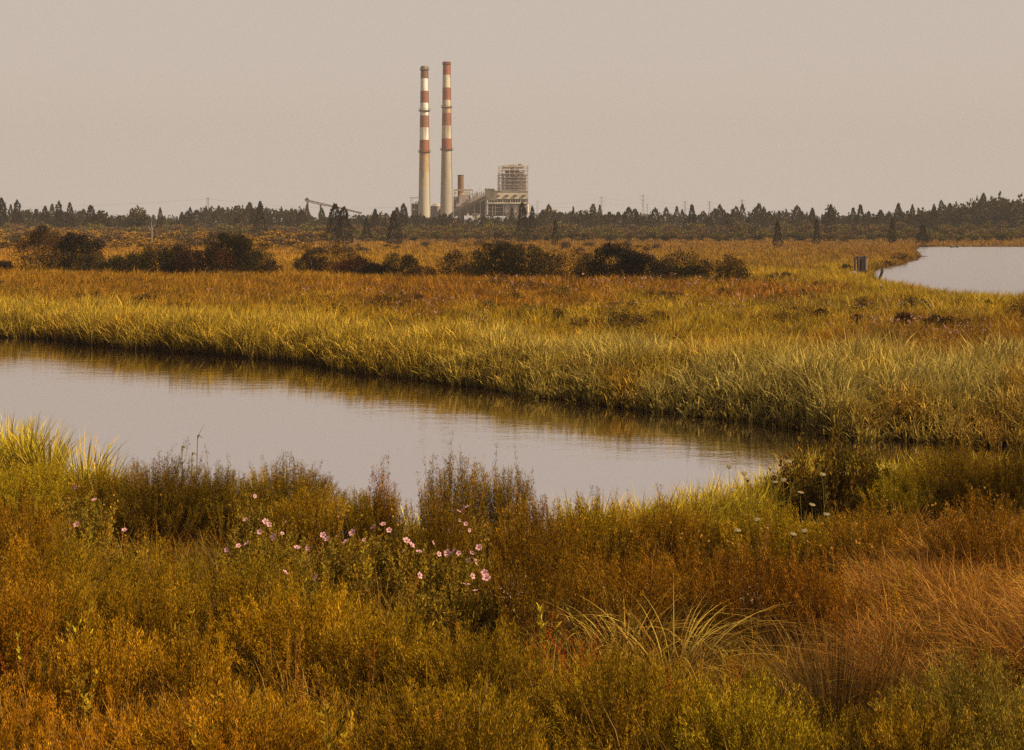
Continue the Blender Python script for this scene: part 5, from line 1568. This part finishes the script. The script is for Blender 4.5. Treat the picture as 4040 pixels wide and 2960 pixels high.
for k, p in enumerate(plants):
    px = sum(q[0] for q in p) / len(p); top = min(q[1] for q in p) + 8
    h = 1.15
    D = solve_D(px, top, h)
    where = ('by the tall edge reeds' if px < 500 else 'on the feathery mound' if top < 1975 and px < 1200 else 'below the feathery mound' if px < 1260 else 'in the middle of the mallow patch' if px < 1560 else
             'beside the upright dark bush' if px < 1780 else 'by the brown hollow')
    lvl = 'high' if top < 2080 else 'middle' if top < 2190 else 'low'
    lab = 'pink mallow, ' + ('one bloom' if len(p) == 1 else 'two blooms' if len(p) == 2 else 'three blooms' if len(p) == 3 else 'many blooms') + ', ' + lvl + ' ' + where
    root = empty('mallow_plant', (px2x(px, D), D, H1(px2x(px, D), D)), lab, 'flowering plant', 'pink mallows of the near bank')
    n = 60; a_ = rng.uniform(0, 6.28, n); r = np.sqrt(rng.uniform(0, 1, n)) * .42
    base = np.stack([np.cos(a_) * r * .4, np.sin(a_) * r * .4, np.zeros(n)], 1); tip = np.stack([np.cos(a_) * r, np.sin(a_) * r, (h - .02) * rng.uniform(.6, 1.0, n)], 1)
    st_, lv_ = stems_of_leaves(rng, base, tip, 46, .08, .022, jitter(rng, [(.24, .18, .035), (.30, .21, .04), (.18, .13, .03)], n), STEM, .008, .2)
    link('stems', np_mesh('mallow_stems', *st_[:2], M_LEAF, st_[2]), root); link('foliage', np_mesh('mallow_leaves', *lv_[:2], M_LEAF, lv_[2]), root)
    for (fx, fy) in p:
        Df = D - .5
        f_ = link('flower', pink, root, (px2x(fx, Df) - root.location.x, Df - D, py2z(fy, Df) - root.location.z))
        f_.rotation_euler = face_rot(rng); sc_ = rng.uniform(.6, 1.15); f_.scale = (sc_,) * 3

# yellow flowered sprigs
YF = [(300, 1900), (420, 1960), (560, 1905), (600, 1872), (640, 1945), (740, 1870), (820, 1875), (880, 1960), (1010, 1868), (1060, 1900), (1180, 1900), (1230, 1965), (1280, 1990), (1330, 1975), (1370, 2000), (1560, 2030), (1600, 2050), (1640, 2075),
      (1590, 2090), (1730, 1870), (1960, 1880), (1985, 1865), (2040, 1950), (2010, 2060), (1950, 2040), (1940, 2130), (2080, 1990), (2140, 1960), (2180, 2050), (2240, 1980), (2290, 2060), (2370, 2040), (2450, 2090), (2560, 2010), (2620, 2060),
      (2900, 2110), (2960, 2060), (3060, 2070), (3150, 2050), (3200, 2110), (3250, 2080), (3320, 2140), (3360, 2060), (3480, 1960), (3500, 2000), (3620, 1985), (3710, 1990), (3960, 1940), (4000, 1960), (3600, 1840), (3700, 1990), (3860, 1870),
      (70, 1950), (180, 2000), (120, 1890), (240, 1960), (3560, 2100), (3420, 2120), (2700, 2090), (2820, 2120), (2100, 2110), (2000, 1985), (1480, 2000), (1420, 2020)]
for k, (px, py) in enumerate(YF):
    h = 1.2
    D = solve_D(px, py, h)
    where = ('by the edge reeds' if px < 500 else 'on the dark feathery mound' if px < 900 else 'on the rounded feathery mound' if px < 1300 else 'around the rusty plume' if px < 1700 else 'beside the upright dark bush' if px < 2060 else
             'on the middle bank olive bushes' if px < 2760 else 'under the dark leafy shrub' if px < 3400 else 'on the slope by the round mounds')
    root = empty('yellow_flower_plant', (px2x(px, D), D, H1(px2x(px, D), D)), 'slender sprig with small yellow blooms ' + where, 'flowering plant', 'yellow-flowered sprigs ' + where)
    n = 8; base = rng.normal(0, .04, (n, 3)) * [1, 1, 0]; tip = np.stack([rng.normal(0, .14, n), rng.normal(0, .12, n), h * rng.uniform(.85, 1.0, n)], 1)
    st_, lv_ = stems_of_leaves(rng, base, tip, 26, .05, .01, jitter(rng, OLIVE, n), (.2, .12, .03), .007, .2)
    link('stems', np_mesh('sprig_stems', *st_[:2], M_LEAF, st_[2]), root); link('foliage', np_mesh('sprig_leaves', *lv_[:2], M_LEAF, lv_[2]), root)
    for q in range(rng.integers(2, 6)):
        t_ = tip[q] + np.array([0, 0, .01])
        f_ = link('flower', yel, root, tuple(t_)); f_.rotation_euler = face_rot(rng)

# white umbels
def umbel_mesh():
    rng = np.random.default_rng(9); s = Solid()
    for k in range(46):
        a_ = rng.uniform(0, 6.28); r = math.sqrt(rng.uniform(0, 1)) * .05
        p = (r * math.cos(a_), r * math.sin(a_), .02 - r * .12)
        s.bar((0, 0, -.06), p, .0015, (.3, .25, .06), 3)
        s.lathe(p[0], p[1], [(.001, p[2] + .008), (.011, p[2] + .004), (.010, p[2] - .004)], [(.45, .35, .17)] * 2, 6)
    o = s.build('t', M_PETAL); me = o.data; me.name = 'umbel'; bpy.data.objects.remove(o)
    return me
UM = umbel_mesh()
UL = [(2876, 1843, 'first white umbel alone over the water'), (2936, 1870, 'white umbel seen half from below, near the water'), (2950, 1893, 'second of the two stacked white umbels'), (3037, 1845, 'brownish umbel at the tip of the leafy shrub'),
      (3113, 1822, 'highest umbel at the rusty shrub'), (3090, 1896, 'broad white umbel on the front of the rusty shrub'), (3058, 1905, 'small umbel between two broad ones'), (3245, 1874, 'white umbel high on the dark leafy shrub'),
      (3157, 1946, 'white umbel in the middle of the dark leafy shrub'), (3203, 1994, 'white umbel low on the dark leafy shrub'), (3260, 2032, 'lowest broad white umbel under the dark leafy shrub'), (2985, 2052, 'pale umbel in the green leaves'),
      (2910, 2095, 'pale umbel at the edge of the bright greens'), (3128, 2110, 'flat white umbel among yellow flowers'), (3172, 2097, 'cream umbel beside the flat white one'), (2890, 1935, 'dim umbel over the bank reeds')]
for k, (px, py, lab) in enumerate(UL):
    h = 1.5 if py < 1960 else 1.15
    D = solve_D(px, py, h) if py > 1960 else min(solve_D(px, py, h), 22.5)
    gz_ = H1(px2x(px, D), D); h = py2z(py, D) - gz_
    root = empty('umbel_plant', (px2x(px, D), D, gz_), lab, 'flowering plant', 'white umbels of the near bank')
    s = Solid(); s.bar((0, 0, 0), (.03, 0, h * .6), .007, (.25, .2, .05), 5); s.bar((.03, 0, h * .6), (0, 0, h - .05), .006, (.25, .2, .05), 5, .004)
    s.bar((.03, 0, h * .6), (.12, .03, h * .8), .004, (.25, .2, .05), 4); s.build('stem', M_LEAF, root)
    u = link('flower_head', UM, root, (0, 0, h)); u.rotation_euler = (rng.uniform(.1, .6), rng.uniform(-.3, .3), 0)

# small pink and yellow meadow blossoms across the creek: more than can be counted
rng = np.random.default_rng(751)
pts = []
for (cx_, cy_, sx, sy, m) in ((2500, 1110, 700, 22, 95), (1700, 1190, 350, 40, 45), (1890, 1250, 60, 30, 14), (3560, 1265, 260, 22, 60), (3800, 1300, 180, 22, 35), (2950, 1180, 300, 40, 40), (2400, 1200, 300, 40, 25), (1400, 1140, 500, 30, 25), (3500, 1200, 300, 20, 25)):
    pts.append(np.stack([rng.normal(cx_, sx * .5, m), rng.normal(cy_, sy * .6, m)], 1))
P_ = np.concatenate(pts); hz = 1.15
D = (CAM_Z - .4 - hz) * F / (P_[:, 1] + 0 - HOR)
bb = np.stack([px2x(P_[:, 0], D), D, np.full(len(D), .4 + hz)], 1)
ok = (water_sd(bb[:, 0], bb[:, 1]) > .5) & (bb[:, 1] > far_shore(bb[:, 0]) + 1) & (bb[:, 1] < 135)
bb = bb[ok]
parts = []
for q in range(5):
    n = len(bb); d = unit(rand_unit(rng, n) * .8 + np.array([0, -.5, .5])); sc_ = (bb[:, 1] / 60)
    parts.append(leaves(rng, bb, d, .085 * sc_, .06 * sc_, jitter(rng, [(.78, .42, .42), (.8, .5, .46)], n, .08, .03)))
b0 = bb.copy(); b0[:, 2] = height(bb[:, 0], bb[:, 1])
st_, lv_ = stems_of_leaves(rng, b0, bb, 14, .1, .03, jitter(rng, OLIVE, len(bb)), STEM, .012, .2, .05)
g = merge(parts + [st_, lv_])
tag(link('meadow_blossoms', np_mesh('meadow_blossoms', g[0], g[1], M_PETAL, g[2])), 'countless small pink mallows speckling the meadow across the creek', 'flowers', kind='stuff')
parts = []
n = 420
P_ = np.stack([rng.normal(3700, 260, n), rng.normal(1370, 45, n)], 1)
P_ = np.concatenate([P_, np.stack([rng.normal(3950, 90, 90), rng.normal(1470, 25, 90)], 1)])
D = (CAM_Z - .4 - 1.0) * F / (P_[:, 1] - HOR)
bb = np.stack([px2x(P_[:, 0], D), D, np.full(len(D), 1.4)], 1)
bb = bb[(bb[:, 1] > far_shore(bb[:, 0]) + 1.5)]
for q in range(3):
    n = len(bb); parts.append(leaves(rng, bb, unit(rand_unit(rng, n) + np.array([0, -.4, .5])), np.full(n, .05), np.full(n, .04), jitter(rng, [(.75, .36, .02)], n, .1, .03)))
b0 = bb.copy(); b0[:, 2] = height(bb[:, 0], bb[:, 1])
st_, lv_ = stems_of_leaves(rng, b0, bb, 16, .08, .02, jitter(rng, BROWN + OLIVE, len(bb)), STEM, .01, .2, .05)
g = merge(parts + [st_, lv_])
tag(link('goldenrod', np_mesh('goldenrod', g[0], g[1], M_PETAL, g[2])), 'drift of tiny orange-yellow blooms across the creek towards the lake', 'flowers', kind='stuff')

# white seed heads on dark mounds
rng = np.random.default_rng(761)
parts = []
for (cx_, cy_, sx, sy, m, D) in ((3760, 2050, 60, 50, 60, 19.5), (3900, 2040, 50, 40, 30, 19.5), (2950, 2330, 40, 50, 40, 15.8), (2010, 2330, 60, 60, 60, 15.6)):
    p = np.stack([px2x(rng.normal(cx_, sx * .6, m), D), np.full(m, D) + rng.uniform(-.5, .2, m), py2z(rng.normal(cy_, sy * .6, m), D)], 1)
    for q in range(3): parts.append(leaves(rng, p, rand_unit(rng, m), np.full(m, .02), np.full(m, .014), jitter(rng, [(.7, .55, .42)], m, .1, .03)))
    b0 = p.copy(); b0[:, 2] = height(b0[:, 0], b0[:, 1]); b0[:, 0] += rng.normal(0, .1, m)
    st_, lv_ = stems_of_leaves(rng, b0, p, 6, .03, .008, jitter(rng, BROWN, m), STEM, .005, .3, .05); parts += [st_, lv_]
g = merge(parts)
tag(link('seed_heads', np_mesh('seed_heads', g[0], g[1], M_PETAL, g[2])), 'scattered pale seed heads in the dark hollows of the near bank', 'seed heads', kind='stuff')

# ------------------------------------------------------------------ haze
hz_ = bpy.data.meshes.new('haze')
s = Solid(); s.box(-1560, 1560, -100, 1600, -2.0, 146)
o = s.build('haze', M_STEEL)
o.data.materials.clear()
hm = bpy.data.materials.new('haze_air'); hm.use_nodes = True
t = hm.node_tree; t.nodes.clear()
ou = t.nodes.new('ShaderNodeOutputMaterial'); pv = t.nodes.new('ShaderNodeVolumePrincipled')
pv.inputs['Color'].default_value = (0.40, 0.37, 0.36, 1); pv.inputs['Density'].default_value = 0.00028; pv.inputs['Anisotropy'].default_value = 0.0
t.links.new(pv.outputs[0], ou.inputs['Volume'])
o.data.materials.append(hm)
tag(o, 'thin warm summer haze filling the air over the marsh', 'haze', kind='stuff')
print('objects', len(bpy.data.objects), 'faces', sum(len(m.polygons) for m in bpy.data.meshes))
